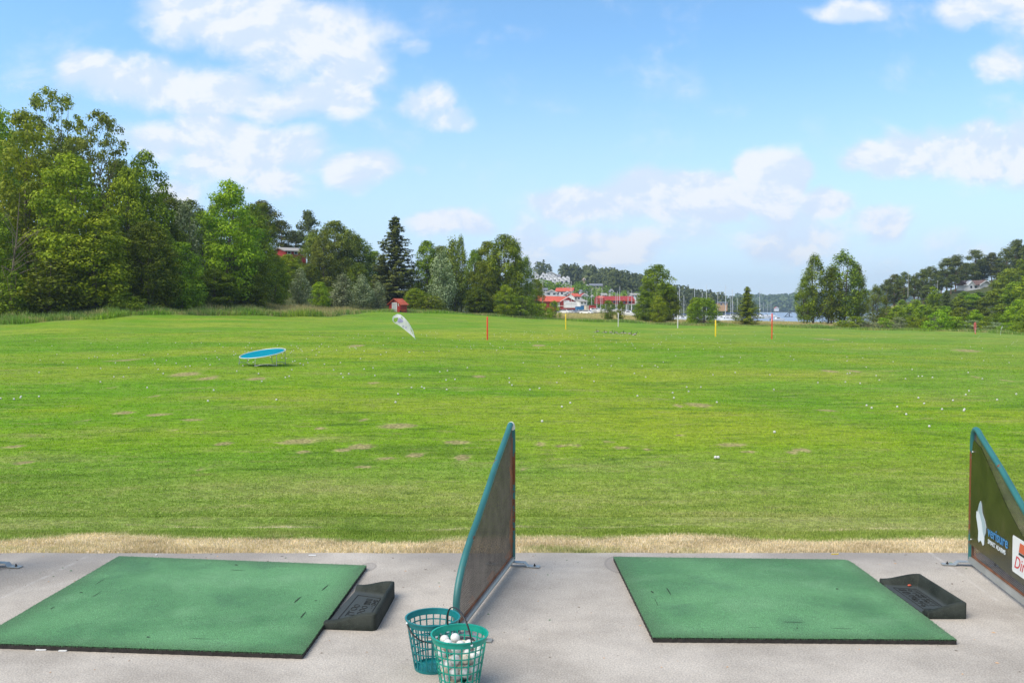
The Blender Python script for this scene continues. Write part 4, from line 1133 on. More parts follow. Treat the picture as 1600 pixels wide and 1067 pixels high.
T = [ # front of the wood, left to right
 ('maple', -8, 84, 330, 110, 'dark leafy tree cut by the left edge of the picture, lowest in the wood', 1, None),
 ('ash', 45, 92, 172, 150, 'big light green ash at the far left whose top meets the sky', 0, None),
 ('ash', 115, 88, 238, 165, 'bright yellow green ash bulging forward in front of the tall aspen', 1, 'ash'),
 ('ash', 150, 87, 330, 150, 'light green ash low in front, right of the dark willows', 0, 'ash'),
 ('airy', 88, 100, 138, 120, 'tallest open aspen with thin bare stems showing against the sky', 0, None),
 ('airy', 158, 101, 172, 110, 'second tall open aspen just right of the tallest one', 1, None),
 ('ash', 5, 98, 168, 110, 'tall ash behind the left edge, dead branches in front of it', 1, None),
 ('ash', 232, 100, 236, 110, 'slender olive green ash on the slope right of the aspens', 0, 'maple'),
 ('maple', 205, 97, 262, 100, 'narrow tree directly right of the open aspens', 0, 'ash'),
 ('maple', 236, 92, 345, 110, 'very dark bushy tree at the edge below the olive green ash', 1, 'oak'),
 ('silver', 80, 83, 405, 125, 'grey green willow shrub before the big ashes on the left', 0, 'oak'),
 ('silver', 20, 82, 425, 90, 'dark willow shrub at the bottom left corner of the wood', 1, 'maple'),
 ('silver', 196, 86, 455, 80, 'low pale shrub at the foot of the bright ash', 1, 'birch'),
 ('maple', 285, 95, 378, 90, 'dark rounded tree with leaves to the ground beside the olive ash', 0, 'maple'),
 ('silver', 293, 108, 318, 75, 'silver leaved tree wedged between the dark rounded tree and the green gable of leaves', 0, None),
 ('ash', 362, 108, 280, 120, 'tall bright green ash standing out in the middle of the wood', 1, 'ash'),
 ('maple', 335, 104, 420, 95, 'dark low tree under the left half of the bright ash', 1, 'oak'),
 ('maple', 396, 118, 318, 80, 'greyer tree leaning on the right side of the bright ash', 1, 'maple'),
 ('maple', 392, 110, 396, 85, 'dark leafy tree at the foot of the greyer tree', 0, 'oak'),
 ('maple', 432, 122, 398, 56, 'tidy dark tree just left of the pale pointed willow', 1, 'maple'),
 ('silver', 470, 126, 420, 44, 'pale pointed willow at the corner of the wood', 0, None),
 ('maple', 500, 140, 440, 42, 'small green tree right of the pale pointed willow', 0, 'ash'),
 ('maple', 452, 150, 397, 60, 'green tree on the slope just below the red cabin', 1, 'ash'),
 ('maple', 410, 165, 318, 62, 'dark tree on the hill left of the red cabin', 0, 'oak'),
 ('pine', 412, 175, 316, 60, 'dark pine on the skyline left of the red cabin', 0, None),
 ('pine', 440, 205, 346, 60, 'pine behind the red cabin', 1, None),
 ('pine', 462, 212, 360, 46, 'thin pine directly behind the red cabin', 2, None),
 ('pine', 483, 215, 331, 40, 'lone pine top rising above the wood beside the broad aspen', 0, None),
 ('maple', 522, 178, 345, 92, 'broad domed aspen clump with pale stems in mid picture left', 0, 'aspen'),
 ('maple', 506, 172, 362, 56, 'left shoulder of aspens next to the red cabin', 1, 'aspen'),
 ('maple', 562, 185, 372, 76, 'lower aspen sloping down towards the spruce', 1, 'birch'),
 ('maple', 585, 190, 392, 50, 'green tree in the dip left of the spruce', 0, None),
 ('silver', 535, 150, 428, 50, 'silver willow at the wood edge under the broad aspens', 1, None),
 ('silver', 566, 156, 430, 46, 'second silver willow, between the first and the red shed', 0, None),
 ('silver', 590, 158, 440, 38, 'third silver willow, closest to the red shed', 1, None),
 ('maple', 515, 152, 448, 40, 'olive green young tree behind the silver willows', 1, None),
 ('maple', 543, 182, 358, 76, 'right half of the broad domed aspen clump', 1, 'aspen'),
 ('maple', 490, 176, 364, 60, 'left edge of the domed aspens under the lone pine top', 0, 'aspen'),
 ('maple', 690, 181, 384, 72, 'leafy tree closing the grove between spruce and grey willow tree', 1, None),
 ('maple', 762, 182, 377, 62, 'tree closing the dip before the high crowned maple', 0, None),
 ('spruce', 618, 176, 335, 98, 'tall spruce with a sky-pierced top behind the red shed', 0, None),
 ('spruce', 598, 180, 396, 62, 'shorter dark conifer at the left foot of the tall spruce', 1, None),
 ('maple', 668, 178, 376, 62, 'leafy tree next to the right of the tall spruce', 0, None),
 ('silver', 708, 174, 374, 58, 'grey leaved willow tree in the middle of the round grove', 0, 'aspen'),
 ('silver', 690, 170, 392, 60, 'silvery lower part of the grove in front', 1, None),
 ('birch', 720, 182, 368, 36, 'thin topped birch above the grey willow tree', 0, None),
 ('maple', 742, 180, 390, 44, 'small tree filling the dip in the grove', 1, None),
 ('maple', 787, 178, 366, 84, 'high crowned maple at the right of the grove', 1, None),
 ('maple', 752, 174, 408, 60, 'lighter tree in front of the high crowned maple', 0, 'birch'),
 ('birch', 806, 182, 372, 50, 'drooping birch on the right flank of the grove', 1, None),
 ('birch', 822, 186, 400, 42, 'outermost birch falling away to the village side', 0, None),
 ('maple', 650, 168, 450, 48, 'yellow green understorey tree right of the red shed', 1, 'ash'),
 ('bush', 672, 166, 462, 60, 'wide dark thicket under the grove right of the shed', 0, 'maple'),
 ('maple', 790, 170, 445, 46, 'bright bush-like tree at the front of the grove', 0, 'ash'),
 ('maple', 745, 171, 448, 54, 'dark understorey of the grove centre', 1, 'oak'),
 ('bush', 815, 172, 462, 60, 'low dark bush at the right foot of the grove', 1, 'maple'),
 ('maple', 838, 192, 436, 34, 'small reddish green tree between grove and harbour', 0, 'birch'),
 ('bush', 846, 174, 474, 36, 'light green bush at the meadow corner', 0, None),
 ('bush', 866, 178, 470, 26, 'green bush in front of the red boathouse wall', 1, None)]
for k, px, Y, py, wp_, lab, v, m in T: tree(k, px, Y+(9 if Y < 101 else 6 if Y < 127 else 0), py, wp_, lab, G1 if px < 640 else 'trees of the grove by the harbour', v, m)
# hillside filling behind the left wood
FILL = [(20, 125, 230, 130), (100, 122, 220, 120), (190, 125, 250, 110), (262, 125, 300, 100), (318, 125, 330, 80), (300, 145, 312, 80), (350, 150, 310, 90), (388, 150, 345, 60), (200, 112, 330, 90),
        (60, 110, 300, 120), (270, 112, 350, 80), (485, 160, 412, 50), (540, 190, 395, 70), (600, 200, 420, 60), (640, 190, 420, 60), (700, 195, 405, 70), (765, 195, 410, 70), (560, 165, 410, 50), (462, 185, 403, 34), (448, 180, 405, 30)]
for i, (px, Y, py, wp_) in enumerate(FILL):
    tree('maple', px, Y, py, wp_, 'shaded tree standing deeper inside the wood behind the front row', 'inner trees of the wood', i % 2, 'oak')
# dead tree standing at the left edge
rt = thing('dead_tree', 'leafless dead tree with pale branches at the left edge of the wood', 'tree', (-50.5, 91.5, tz(-50.5, 91.5)))
rd = np.random.default_rng(77); lm = [(rd.uniform(-1, 4.5), rd.uniform(-1.5, .5), rd.uniform(4, 12)) for _ in range(16)]
mbd = MB(); mbd.tube([(0, 0, -.3), (.2, 0, 4), (.8, 0, 8), (1.2, 0, 12.5)], [.13, .10, .07, .02], 7); mbd.build('trunk', M['bark'], rt)
mbd = MB()
for x, y, z in lm:
    z0 = z*.72+.4; b = Vector((x, y, z)); a = Vector((z0*.09, 0, z0)); m_ = a.lerp(b, .5)+Vector((0, 0, .25))
    mbd.tube([a, m_, b], [.045, .03, .01], 5)
    for k in range(3): c = m_.lerp(b, rd.uniform(0, .9)); mbd.tube([c, c+Vector(rd.normal(0, .6, 3))], [.025, .008], 4)
mbd.build('branches', M['bark'], rt)
# free standing trees on the meadow
tree('maple', 1027, 186, 413, 78, 'large single tree with open crown in the middle of the meadow', v=1)
tree('maple', 1009, 184, 455, 46, 'lower left skirt tree of the large meadow tree', v=0)
tree('maple', 1047, 185, 452, 42, 'lower right skirt tree of the large meadow tree', v=1)
tree('birch', 938+12, 182, 468, 34, 'small see-through tree left of the large meadow tree', v=1)
tree('birch', 966+4, 181, 470, 22, 'thin young tree beside the left white stake', v=0)
tree('maple', 1029, 178, 461, 34, 'young light green tree in front of the large meadow tree', v=0, mat='ash')
tree('round', 1099, 172, 465, 68, 'dense round bush-shaped tree behind the right yellow stake')
tree('maple', 1085, 176, 464, 30, 'brighter small tree peeping out left of the round one', v=1, mat='ash')
tree('spruce', 1167, 178, 446, 44, 'dark conical tree alone before the water', v=1, mat='maple')
tree('birch', 1272, 190, 397, 66, 'slim birch, left one of the pair by the water', v=0)
tree('birch', 1258, 189, 430, 44, 'low hanging side birch touching the left birch of the pair', v=1)
tree('birch', 1316, 192, 390, 84, 'broad birch, right one of the pair by the water', v=1)
tree('birch', 1298, 191, 415, 60, 'mid birch whose crown joins the pair by the water', v=0)
tree('birch', 1338, 194, 412, 50, 'narrow birch hanging off the right side of the pair', v=0)
tree('birch', 1368, 205, 444, 46, 'light green birch between the pair and the pine hill', v=1, mat='aspen')
# right hill
rr_ = random.Random(21)
PN = [(1385, 300, 438, 26), (1397, 305, 430, 30), (1412, 300, 425, 30), (1428, 315, 432, 26), (1442, 310, 422, 30), (1452, 320, 416, 30), (1466, 325, 432, 28), (1478, 340, 405, 34), (1492, 345, 398, 36),
      (1508, 370, 412, 30), (1522, 375, 392, 40), (1536, 380, 402, 30), (1548, 375, 396, 34), (1560, 370, 405, 30), (1572, 350, 390, 34), (1586, 320, 376, 40), (1600, 330, 384, 44), (1612, 320, 396, 44),
      (1405, 320, 440, 26), (1434, 330, 438, 26), (1470, 350, 422, 30), (1500, 380, 418, 30), (1530, 395, 412, 34), (1556, 390, 410, 34), (1485, 335, 430, 26), (1448, 305, 446, 22)]
for i, (px, Y, py, wp_) in enumerate(PN):
    tree('pine', px, Y, py, wp_, PINE_L[i], 'pines along the ridge of the right hill', i % 3)
BR = [(1400, 215, 478, 40, 'bushl'), (1430, 222, 468, 46, 'bushl'), (1458, 228, 448, 34, 'maple'), (1478, 232, 452, 32, 'spruce'), (1500, 240, 462, 40, 'maple'), (1442, 210, 476, 44, 'bushl'), (1520, 238, 470, 40, 'maple'),
      (1540, 236, 464, 44, 'birch'), (1560, 226, 452, 50, 'birch'), (1585, 215, 440, 56, 'maple'), (1605, 205, 430, 60, 'ash'), (1552, 255, 452, 34, 'bushl'), (1575, 260, 420, 50, 'birch'), (1595, 270, 405, 60, 'maple'),
      (1520, 262, 459, 36, 'bushl'), (1500, 200, 480, 44, 'maple'), (1530, 196, 478, 46, 'oak'), (1565, 190, 474, 50, 'maple'), (1592, 184, 468, 50, 'ash'), (1476, 205, 478, 40, 'bushl'), (1388, 240, 478, 30, 'oak'),
      (1408, 262, 468, 30, 'birch'), (1560, 300, 434, 34, 'maple'), (1570, 300, 428, 36, 'bushl'), (1420, 196, 492, 40, 'oak'), (1610, 175, 470, 50, 'bushl'), (1506, 300, 455.5, 30, 'maple'), (1528, 300, 456, 30, 'oak')]
for i, (px, Y, py, wp_, m) in enumerate(BR):
    tree('spruce' if m == 'spruce' else 'farbroad', px, Y, py, wp_, BR_L[i], 'leafy trees covering the slope of the right hill', i % 3, None if m == 'spruce' else m)
for i, px in enumerate(range(1490, 1625, 17)):
    tree('farbroad', px, 172-i*2.5, 494-(i%3)*5, 34, 'low leafy tree filling the ground right behind the hedge', 'understorey behind the hedge', i % 3, ('maple', 'oak', 'bushl')[i % 3])
# hedge of bushes along the right end of the range
HB = [(1316, 168, 500, 36, 'bushl'), (1335, 167, 494, 40, 'bushl'), (1356, 167, 493, 42, 'silver'), (1380, 167, 496, 40, 'bushl'), (1404, 166, 495, 44, 'silver'), (1426, 165, 494, 38, 'bushl'), (1466, 160, 487, 56, 'bushl'), (1446, 163, 496, 36, 'maple'),
      (1494, 160, 494, 44, 'bushl'), (1518, 159, 500, 42, 'silver'), (1538, 158, 502, 42, 'bushl'), (1556, 156, 503, 44, 'silver'), (1576, 153, 504, 46, 'bushl'), (1598, 150, 503, 48, 'bushl'), (1618, 147, 504, 44, 'maple')]
for i, (px, Y, py, wp_, m) in enumerate(HB):
    tree('bush', px, Y, py, wp_, HB_L[i], 'bushes at the right end of the range', i % 2, m)
# ---- far woods that read as one mass
def wood(name, label, pts, mat, n_leaf, size, cone=.5):
    r = np.random.default_rng(5); Cs = []; Ns = []; Ts = []; Ss = []
    for (x, y, z, h, w_) in pts:
        q = r.uniform(0, 1, n_leaf); a = r.uniform(0, 6.28, n_leaf); isc = r.uniform() < cone
        pr = (1-q)**.8 if isc else np.sqrt(np.maximum(0, 1-(1.7*q-.75)**2))
        rr = pr*w_/2*r.uniform(.6, 1.1, n_leaf)
        Cs.append(np.stack([x+np.cos(a)*rr, y+np.sin(a)*rr, z+h*(.12+.88*q)], -1)); Ns.append(np.stack([np.cos(a), np.sin(a), .5+q*.6], -1)+r.normal(0, .4, (n_leaf, 3)))
        Ts.append(np.clip(r.normal(.5+r.normal()*.25, .2, n_leaf), 0, 1)); Ss.append(np.full(n_leaf, w_*size)*r.uniform(.6, 1.3, n_leaf))
    V = leaf_quads(np.concatenate(Cs), np.concatenate(Ns), np.concatenate(Ss), .8, r=r)
    o = ob(name, mesh_np(name, V, np.arange(len(V)).reshape(-1, 4), mat, {'tint': np.repeat(np.concatenate(Ts), 4)}))
    tag(o, label, 'forest', kind='stuff'); return o
r5 = random.Random(9)
def scat(n, u0, u1, y0, y1, hr, wr, cond=lambda x, y, z, px: True):
    out = []
    while len(out) < n:
        Y = r5.uniform(y0, y1); px = r5.uniform(u0, u1); x = (px-CXP)/F*Y; z = tz(x, Y)
        if z > -2.2 and cond(x, Y, z, px): out.append((x, Y, z, r5.uniform(*hr), r5.uniform(*wr)))
    return out
def gapv(x, Y, z, px):
    py = PX(x, Y, z)[1]
    if px < 915 and py > 446-(px-830)*.10 : return False      # the houses stand here
    if px < 905 and Y < 690: return False
    if 908 < px < 950 and Y < 640: return False
    return True
wood('village_forest', 'dark pine forest on the hill behind the harbour village', scat(70, 878, 925, 690, 800, (13, 18), (8, 11))+scat(330, 838, 1010, 560, 860, (11, 17), (7, 11), gapv)+scat(150, 1000, 1130, 600, 820, (9, 15), (7, 11)), M['far'], 130, .17, .45)
wood('village_trees', 'garden trees mixed between the village houses', [(x, Y, z, h*.5, w_*.7) for x, Y, z, h, w_ in scat(26, 842, 912, 478, 535, (6, 10), (7, 10))+scat(34, 895, 1000, 440, 560, (9, 15), (7, 11))+scat(10, 905, 936, 400, 425, (7, 10), (6, 9))], M['oak'], 150, .16, .1)
wood('headland_forest', 'tree covered headland behind the marina masts', scat(150, 1080, 1185, 640, 900, (8, 13), (7, 11)), M['far'], 110, .18, .5)
wood('far_shore_forest', 'blue hazy forest on the far shore of the water', scat(1500, 1150, 1420, 1965, 2150, (16, 24), (14, 24)), M['far'], 36, .34, .4)
# ================================================================== targets on the range
def stake(px, pyb, pyt, mat, label, r=.045):
    p = hit(px, pyb); top = atY(px, pyt, p.y); h = top.z-p.z
    root = thing('marker_stake', label, 'marker stake', (p.x, p.y, p.z), 0, 'distance stakes on the range')
    mb = MB(); mb.tube([(0, 0, -.15), (0, 0, h*.5), (0, 0, h-.03), (0, 0, h)], [r, r, r, r*.6], 8); mb.build('post', mat, root)
    cb = MB(); cb.tube([(0, 0, h-.005), (0, 0, h+.02)], [r*.62, r*.3], 8); cb.build('post_cap', mat, root)
    return root
stake(761.5, 531, 495, M['stakered'], 'red stake standing mid range, left of the yellow ones')
stake(1206, 529.5, 490, M['stakered'], 'red stake standing before the water, right of the right yellow one')
stake(884, 515, 490.5, M['stakeyellow'], 'yellow stake in front of the red boathouse', .05)
stake(1118, 526, 500, M['stakeyellow'], 'yellow stake in front of the dense round tree', .05)
stake(966, 510.5, 489, M['stakewhite'], 'white stake in front of the two thin young trees', .055)
stake(1059, 512.5, 492.5, M['stakewhite'], 'white stake between the large tree and the round one', .065)
# ---- trampoline
p = hit(409, 571)
D = 70.5/F*p.y
root = thing('trampoline_target', 'tilted round trampoline with bright blue cloth standing on the lawn', 'trampoline', (p.x, p.y+.1, p.z))
R_ = D/2; tiltM = Matrix.Rotation(math.radians(-6.6), 4, 'Y') @ Matrix.Rotation(math.radians(8.5), 4, 'X')
hc = .345
def TP(a, rr, dz=0): return (tiltM @ Vector((rr*math.cos(a), rr*math.sin(a), dz)))+Vector((0, 0, hc))
n = 64
mb = MB(); mb.tube([TP(2*PI*k/n, R_) for k in range(n)], .015, 8, closed=True); mb.build('rim_tube', M['galv'], root)
mb = MB(); rr = R_-.035
mb.add([TP(0, 0, -.012)]+[TP(2*PI*k/n, rr*.5, -.008) for k in range(n)]+[TP(2*PI*k/n, rr) for k in range(n)],
       [(0, 1+k, 1+(k+1) % n) for k in range(n)]+[(1+k, 1+n+k, 1+n+(k+1) % n, 1+(k+1) % n) for k in range(n)], smooth=True)
mb.build('blue_cloth', M['cyanmat'], root)
for j, a0 in enumerate((-PI*.62, -PI*.30, PI*.08, PI*.45, PI*.85, -PI*.93)):
    pass
for j in range(3):
    a0 = -PI/2-.42+j*2*PI/3+.35; a1 = a0+.95
    A = TP(a0, R_); B = TP(a1, R_)
    ga = Vector((A.x*1.02, A.y*1.02, 0)); gb = Vector((B.x*1.02, B.y*1.02, 0))
    ga.z = tz(p.x+ga.x, p.y+.1+ga.y)-p.z+.03; gb.z = tz(p.x+gb.x, p.y+.1+gb.y)-p.z+.03
    arc = []
    for k in range(9):
        f = k/8; a = a0+(a1-a0)*f; q = Vector((math.cos(a)*R_*1.02, math.sin(a)*R_*1.02, lerp(ga.z, gb.z, f)+.05*math.sin(PI*f)))
        arc.append(q)
    mb = MB(); mb.tube([A]+[A.lerp(ga, .8)]+arc+[B.lerp(gb, .8)]+[B], .009, 6); mb.build('leg', M['steel'], root)
# ---- teardrop flags
def tear_flag(px, pyb, outline, holes, prints, label, mats, pole=True, yaw=0.0):
    p = hit(px, pyb); k = p.y/F
    root = thing('teardrop_flag', label, 'flag', (p.x, p.y, p.z), yaw)
    def W(x, y): return ((x-px)*k, 0, (pyb-y)*k)
    # cloth: polygon with holes, built by bmesh fill, slightly bellied
    bm = bmesh.new()
    def loop(pts):
        vs = [bm.verts.new(W(*q)) for q in pts]; return [bm.edges.new((vs[i], vs[(i+1) % len(vs)])) for i in range(len(vs))]
    es = loop(outline)
    for h in holes: es += loop(h)
    bmesh.ops.triangle_fill(bm, use_beauty=True, edges=es)
    bmesh.ops.subdivide_edges(bm, edges=bm.edges, cuts=2)
    for v in bm.verts: v.co.y = .05*math.sin(v.co.x*5)+.05*math.sin(v.co.z*4)
    bmesh.ops.solidify(bm, geom=bm.faces[:], thickness=.004)
    me = bpy.data.meshes.new('flag_cloth'); bm.to_mesh(me); bm.free(); me.materials.append(mats[0]); cl = ob('flag_cloth', me, root)
    for pr in prints:
        mb = MB(); vs = [W(*q) for q in pr]; vs = [(x, .05*math.sin(x*5)+.05*math.sin(z*4)-.012, z) for x, y, z in vs]
        mb.add(vs, [tuple(range(len(vs)))]); mb.build('flag_print', mats[1], cl, recalc=False)
    if pole:
        mb = MB(); pts = [W(*q) for q in pole]; mb.tube([(x, .05*math.sin(x*5)+.05*math.sin(z*4), z) for x, y, z in pts], .012, 6); mb.build('bent_pole', mats[2], root)
    return root
def sp(pts, n=4):   # Catmull-Rom through closed pts
    o = []; m = len(pts)
    for i in range(m):
        a, b, c, d = pts[i-1], pts[i], pts[(i+1) % m], pts[(i+2) % m]
        for k in range(n):
            t_ = k/n; o.append(tuple(.5*((2*b[j])+(-a[j]+c[j])*t_+(2*a[j]-5*b[j]+4*c[j]-d[j])*t_*t_+(-a[j]+3*b[j]-3*c[j]+d[j])*t_**3) for j in range(2)))
    return o
Zf = lambda x, y: (600+x/13.34, 460+y/13.34)
tear_flag(648, 531, sp([Zf(*q) for q in ((270, 415), (190, 470), (178, 540), (215, 590), (330, 660), (450, 750), (560, 840), (638, 905), (600, 760), (520, 600), (420, 480), (340, 425))]),
          [[Zf(*q) for q in ((205, 490), (300, 485), (280, 560), (232, 585), (200, 545))], [Zf(*q) for q in ((350, 470), (375, 468), (412, 520), (380, 505))], [Zf(*q) for q in ((550, 720), (568, 722), (612, 835), (598, 830))]],
          [sp([Zf(*q) for q in ((300, 500), (350, 495), (400, 540), (395, 580), (340, 590), (285, 580))], 2), [Zf(*q) for q in ((390, 650), (425, 645), (410, 660), (400, 680), (430, 690), (385, 685))], [Zf(*q) for q in ((440, 670), (475, 680), (480, 700), (450, 705), (430, 690), (460, 690))]],
          'white teardrop flag with holes and a faded lilac print, leaning over on the lawn', (M['flagwhite'], M['flaglilac'], M['galv']),
          pole=[Zf(*q) for q in ((232, 590), (180, 540), (192, 465), (275, 412), (345, 424), (425, 482), (525, 602), (605, 762), (640, 900), (655, 965))])
Zr = lambda x, y: (1500+x/16, 480+y/16)
tear_flag(1524, 522, sp([Zr(*q) for q in ((365, 370), (330, 420), (335, 500), (360, 590), (372, 665), (390, 665), (395, 600), (410, 520), (402, 440), (385, 385))]), [],
          [[Zr(*q) for q in ((372, 500), (380, 500), (386, 640), (376, 640))]],
          'narrow red feather flag before a dark bush at the right end of the range', (M['flagred'], M['flagwhite'], M['stakered']), pole=[Zr(*q) for q in ((365, 372), (400, 430), (412, 520), (400, 600), (392, 690))])
tear_flag(1563, 524, sp([Zr(*q) for q in ((1055, 470), (1062, 510), (1035, 545), (1015, 550), (1040, 495))]), [], [],
          'small white flag half sunk in the bushes at the right', (M['flagwhite'], M['flagwhite'], M['galv']), pole=[Zr(*q) for q in ((1055, 472), (1030, 560), (1010, 700))])
# ---- geese
def goose(px, py, flip, label, sit):
    p = hit(px, py); s = .40; root = thing('goose', label, 'goose', (p.x, p.y, p.z-(.1 if sit else 0)), 0, 'geese resting on the lawn')
    f = -1 if flip else 1
    b = MB(); b.ball((0, 0, .27*s), (.30*s, .15*s, .15*s), 0, 10, 8); b.tube([(-.22*f*s, 0, .28*s), (-.42*f*s, 0, .26*s)], [.08*s, .02], 6)
    hz = .17 if sit else .25
    b.tube([(.2*f*s, 0, .30*s), (.29*f*s, 0, .38*s), (.30*f*s, 0, hz)], [.075*s, .045*s, .036*s], 7, 1)
    b.ball((.33*f*s, 0, hz+.02), (.075*s, .045*s, .05*s), 1, 8, 6); b.tube([(.38*f*s, 0, hz+.01), (.47*f*s, 0, hz-.01)], [.02, .008], 5, 1)
    b.ball((.0, -.12*s, .24*s), (.2*s, .04*s, .08*s), 2, 8, 6); b.ball((-.2*f*s, 0, .22*s), (.14*s, .10*s, .08*s), 2, 8, 6)
    for y in (-.05, .05): b.tube([(0, y, .15*s), (.01*f, y, 0)], .012, 5, 1)
    b.build('body', [M['goose'], M['gooseblack'], M['goosewhite']], root, recalc=False)
GE = [(930.5, 519.5, 0, 1), (934, 519.3, 1, 0), (943, 519.8, 0, 1), (946.5, 520.8, 1, 0), (954.5, 521, 0, 0), (958, 521.3, 0, 1), (963, 521.6, 1, 0), (967, 521.8, 0, 1), (972, 522, 0, 0), (976.5, 522.3, 1, 0), (984, 523, 0, 0), (989.5, 523.6, 1, 1), (992.5, 523.8, 0, 0)]
GL = ['goose sitting at the left end of the row on the lawn', 'goose standing second in the row on the lawn, facing left', 'sitting goose after the first gap in the row', 'goose standing just right of the first gap, facing left', 'goose standing at the left of the long middle cluster',
      'sitting goose second in the middle cluster', 'left-facing goose third in the middle cluster', 'sitting goose in the centre of the middle cluster', 'standing goose right of the centre of the middle cluster', 'left-facing goose ending the middle cluster',
      'lone goose standing between middle cluster and right end', 'sitting left-facing goose near the right end of the row', 'last goose at the right end of the row']
for (a, b, c, d), l in zip(GE, GL): goose(a, b, c, l, d)
# ---- golf balls lying on the range
r6 = np.random.default_rng(4)
FIX = [(432,626),(409,597),(404,585),(446,591),(452,589),(456,579),(533,585),(545,585),(536,591),(469,569),(474,571),(481,568),(507,570),(622,617),(618,630),(643,607),(659,606),(663,608),(697,595),(711,594),(698,610),(640,587),
 (796,599),(800,603),(847,660),(878,637),(891,631),(870,599),(876,535),(843,608),(828,610),(928,597),(1095,606),(1120,630),(1076,613),(1051,615),(1053,623),(1073,606),(1118,717),(1122,717),(61,583),(121,576),(157,598),(178,590),(193,590),(255,585),
 (325,628),(334,611),(230,607),(61,621),(33,621),(22,625),(1,624),(32,623),(290,574),(297,573),(260,564),(370,581),(1415,593),(1435,589),(1441,589),(1507,641),(1506,643),(1472,641),(1444,632),(1416,649),(1402,637),(1362,639),(1354,635),(1509,618),(1558,626),(1588,617),
 (1535,593),(1435,623),(1457,591),(1374,595),(1324,585),(1328,584),(1209,610),(1278,599),(1321,598),(1344,600),(1369,588),(1489,627),(1514,612),(1210,677),(1452,668),(996,520+100),(148,558),(152,559),(184,553),(167,530),(55,533)]
RZ = [(36, 60, 400, 535, 590), (70, 480, 800, 518, 568), (30, 380, 480, 540, 575), (140, 780, 1210, 516, 550), (24, 800, 1200, 555, 595), (70, 1200, 1600, 520, 552), (14, 1200, 1600, 555, 600), (8, 450, 800, 570, 600)]
pts = [tuple(q) for q in FIX]
for nn, x0, x1, y0, y1 in RZ:
    q = r6.beta(1.0, 1.9, nn)
    pts += list(zip(r6.uniform(x0, x1, nn), y0+(y1-y0)*q))
H_ = hits([q[0] for q in pts], [q[1] for q in pts])
pb = MB(); pb.ball((0, 0, 0), .0195, 0, 8, 6); me_ball = pb.mesh('golf_ball', M['rangeball'])
order = np.argsort(H_[:, 1])
rest = MB()
for c_, i in enumerate(order):
    x, y, z = H_[i]; z = tz(x, y)+.020
    if c_ < 230:
        px = pts[i][0]
        o = ob('golf_ball', me_ball, loc=(x, y, z))
        if y < 16: lab = 'white golf ball on the bare patchy grass nearest to the tee line'
        elif px < 370: lab = 'white golf ball on the lawn left of the blue trampoline'
        elif px < 500: lab = 'white golf ball on the lawn around the blue trampoline'
        elif px < 761: lab = 'white golf ball on the lawn between trampoline and left red stake'
        elif px < 1118: lab = 'white golf ball on the lawn between left red stake and right yellow stake'
        elif px < 1300: lab = 'white golf ball on the lawn around the right red stake'
        else: lab = 'white golf ball on the lawn at the right of the range'
        tag(o, lab, 'golf ball', 'golf balls scattered over the range')
    else: rest.ball((x, y, z), .020, 0, 6, 4)
tag(rest.build('golf_balls', M['rangeball'], recalc=False), 'distant golf balls sprinkled over the far lawn', 'golf balls', kind='stuff')
# ================================================================== shed
Ys = 158; base = hit(622, 487.5) if False else Vector(((622-CXP)/F*Ys, Ys, tz((622-CXP)/F*Ys, Ys)))
root = thing('garden_shed', 'small red wooden shed with grey door at the edge of the wood', 'shed', base, math.radians(-24))
k = Ys/F; w2 = 20.0*k/2; hw = 16.5*k; hp = 21.5*k; dp = 1.15
mb = MB(); poly = [(-w2, 0), (w2, 0), (w2, hw*.80), (0, hp-.12), (-w2, hw*.80)]
mb.prism(poly, lambda a, b, d: (a, d, b), -dp, dp); wl = mb.build('wall', M['redwood'], root)
for s in (-1, 1):
    mb = MB(); e = w2+.28; z1 = hw*.80-.18
    mb.prism([(0, hp-.06), (s*e, z1-.02), (s*e, z1+.06), (0, hp+.03)], lambda a, b, d: (a, d, b), -dp-.3, dp+.3); mb.build('roof', M['orangetile'], root)
mb = MB(); mb.box(-.42, .42, -dp-.05, -dp-.003, .12, 1.62); dr = mb.build('door', M['greydoor'], root)
mb = MB(); mb.box(-.5, -.42, -dp-.06, -dp-.004, .1, 1.7); mb.box(.42, .5, -dp-.06, -dp-.004, .1, 1.7); mb.box(-.5, .5, -dp-.062, -dp-.004, 1.62, 1.72); mb.build('frame', M['white'], dr)
mb = MB(); mb.box(.66, .84, -dp-.03, -dp-.004, 1.36, 1.58); mb.box(.74, .9, -dp-.032, -dp-.004, 1.14, 1.30); mb.build('notice', M['white'], root)
mb = MB(); mb.ball((0, 0, .02), .028); mb.build('handle', M['black'], dr, loc=(.30, -dp-.07, .85))
wb = thing('wheelbarrow', 'small dark red wheelbarrow parked at the right corner of the shed', 'wheelbarrow', (base.x+10*k*.95, base.y-1.5, tz(base.x+1, base.y-1.5)), .4)
mb = MB(); mb.add([(-.45, -.3, .55), (.45, -.3, .55), (.45, .3, .55), (-.45, .3, .55), (-.25, -.2, .28), (.3, -.2, .28), (.3, .2, .28), (-.25, .2, .28)], [(4, 5, 6, 7), (0, 4, 7, 3), (1, 2, 6, 5), (0, 1, 5, 4), (3, 7, 6, 2)]); mb.build('tray', M['redtile'], wb)
mb = MB(); mb.tube([(-.45, 0, .17)]*1+[(-.45, .05, .17)], .17, 12); mb.build('wheel', M['tyre'], wb)
mb = MB()
for y in (-.2, .2): mb.tube([(-.45, y*.3, .17), (.3, y, .27), (.85, y, .55)], .02, 6); mb.tube([(.35, y, .27), (.4, y, 0)], .02, 6)
mb.build('frame', M['black'], wb)

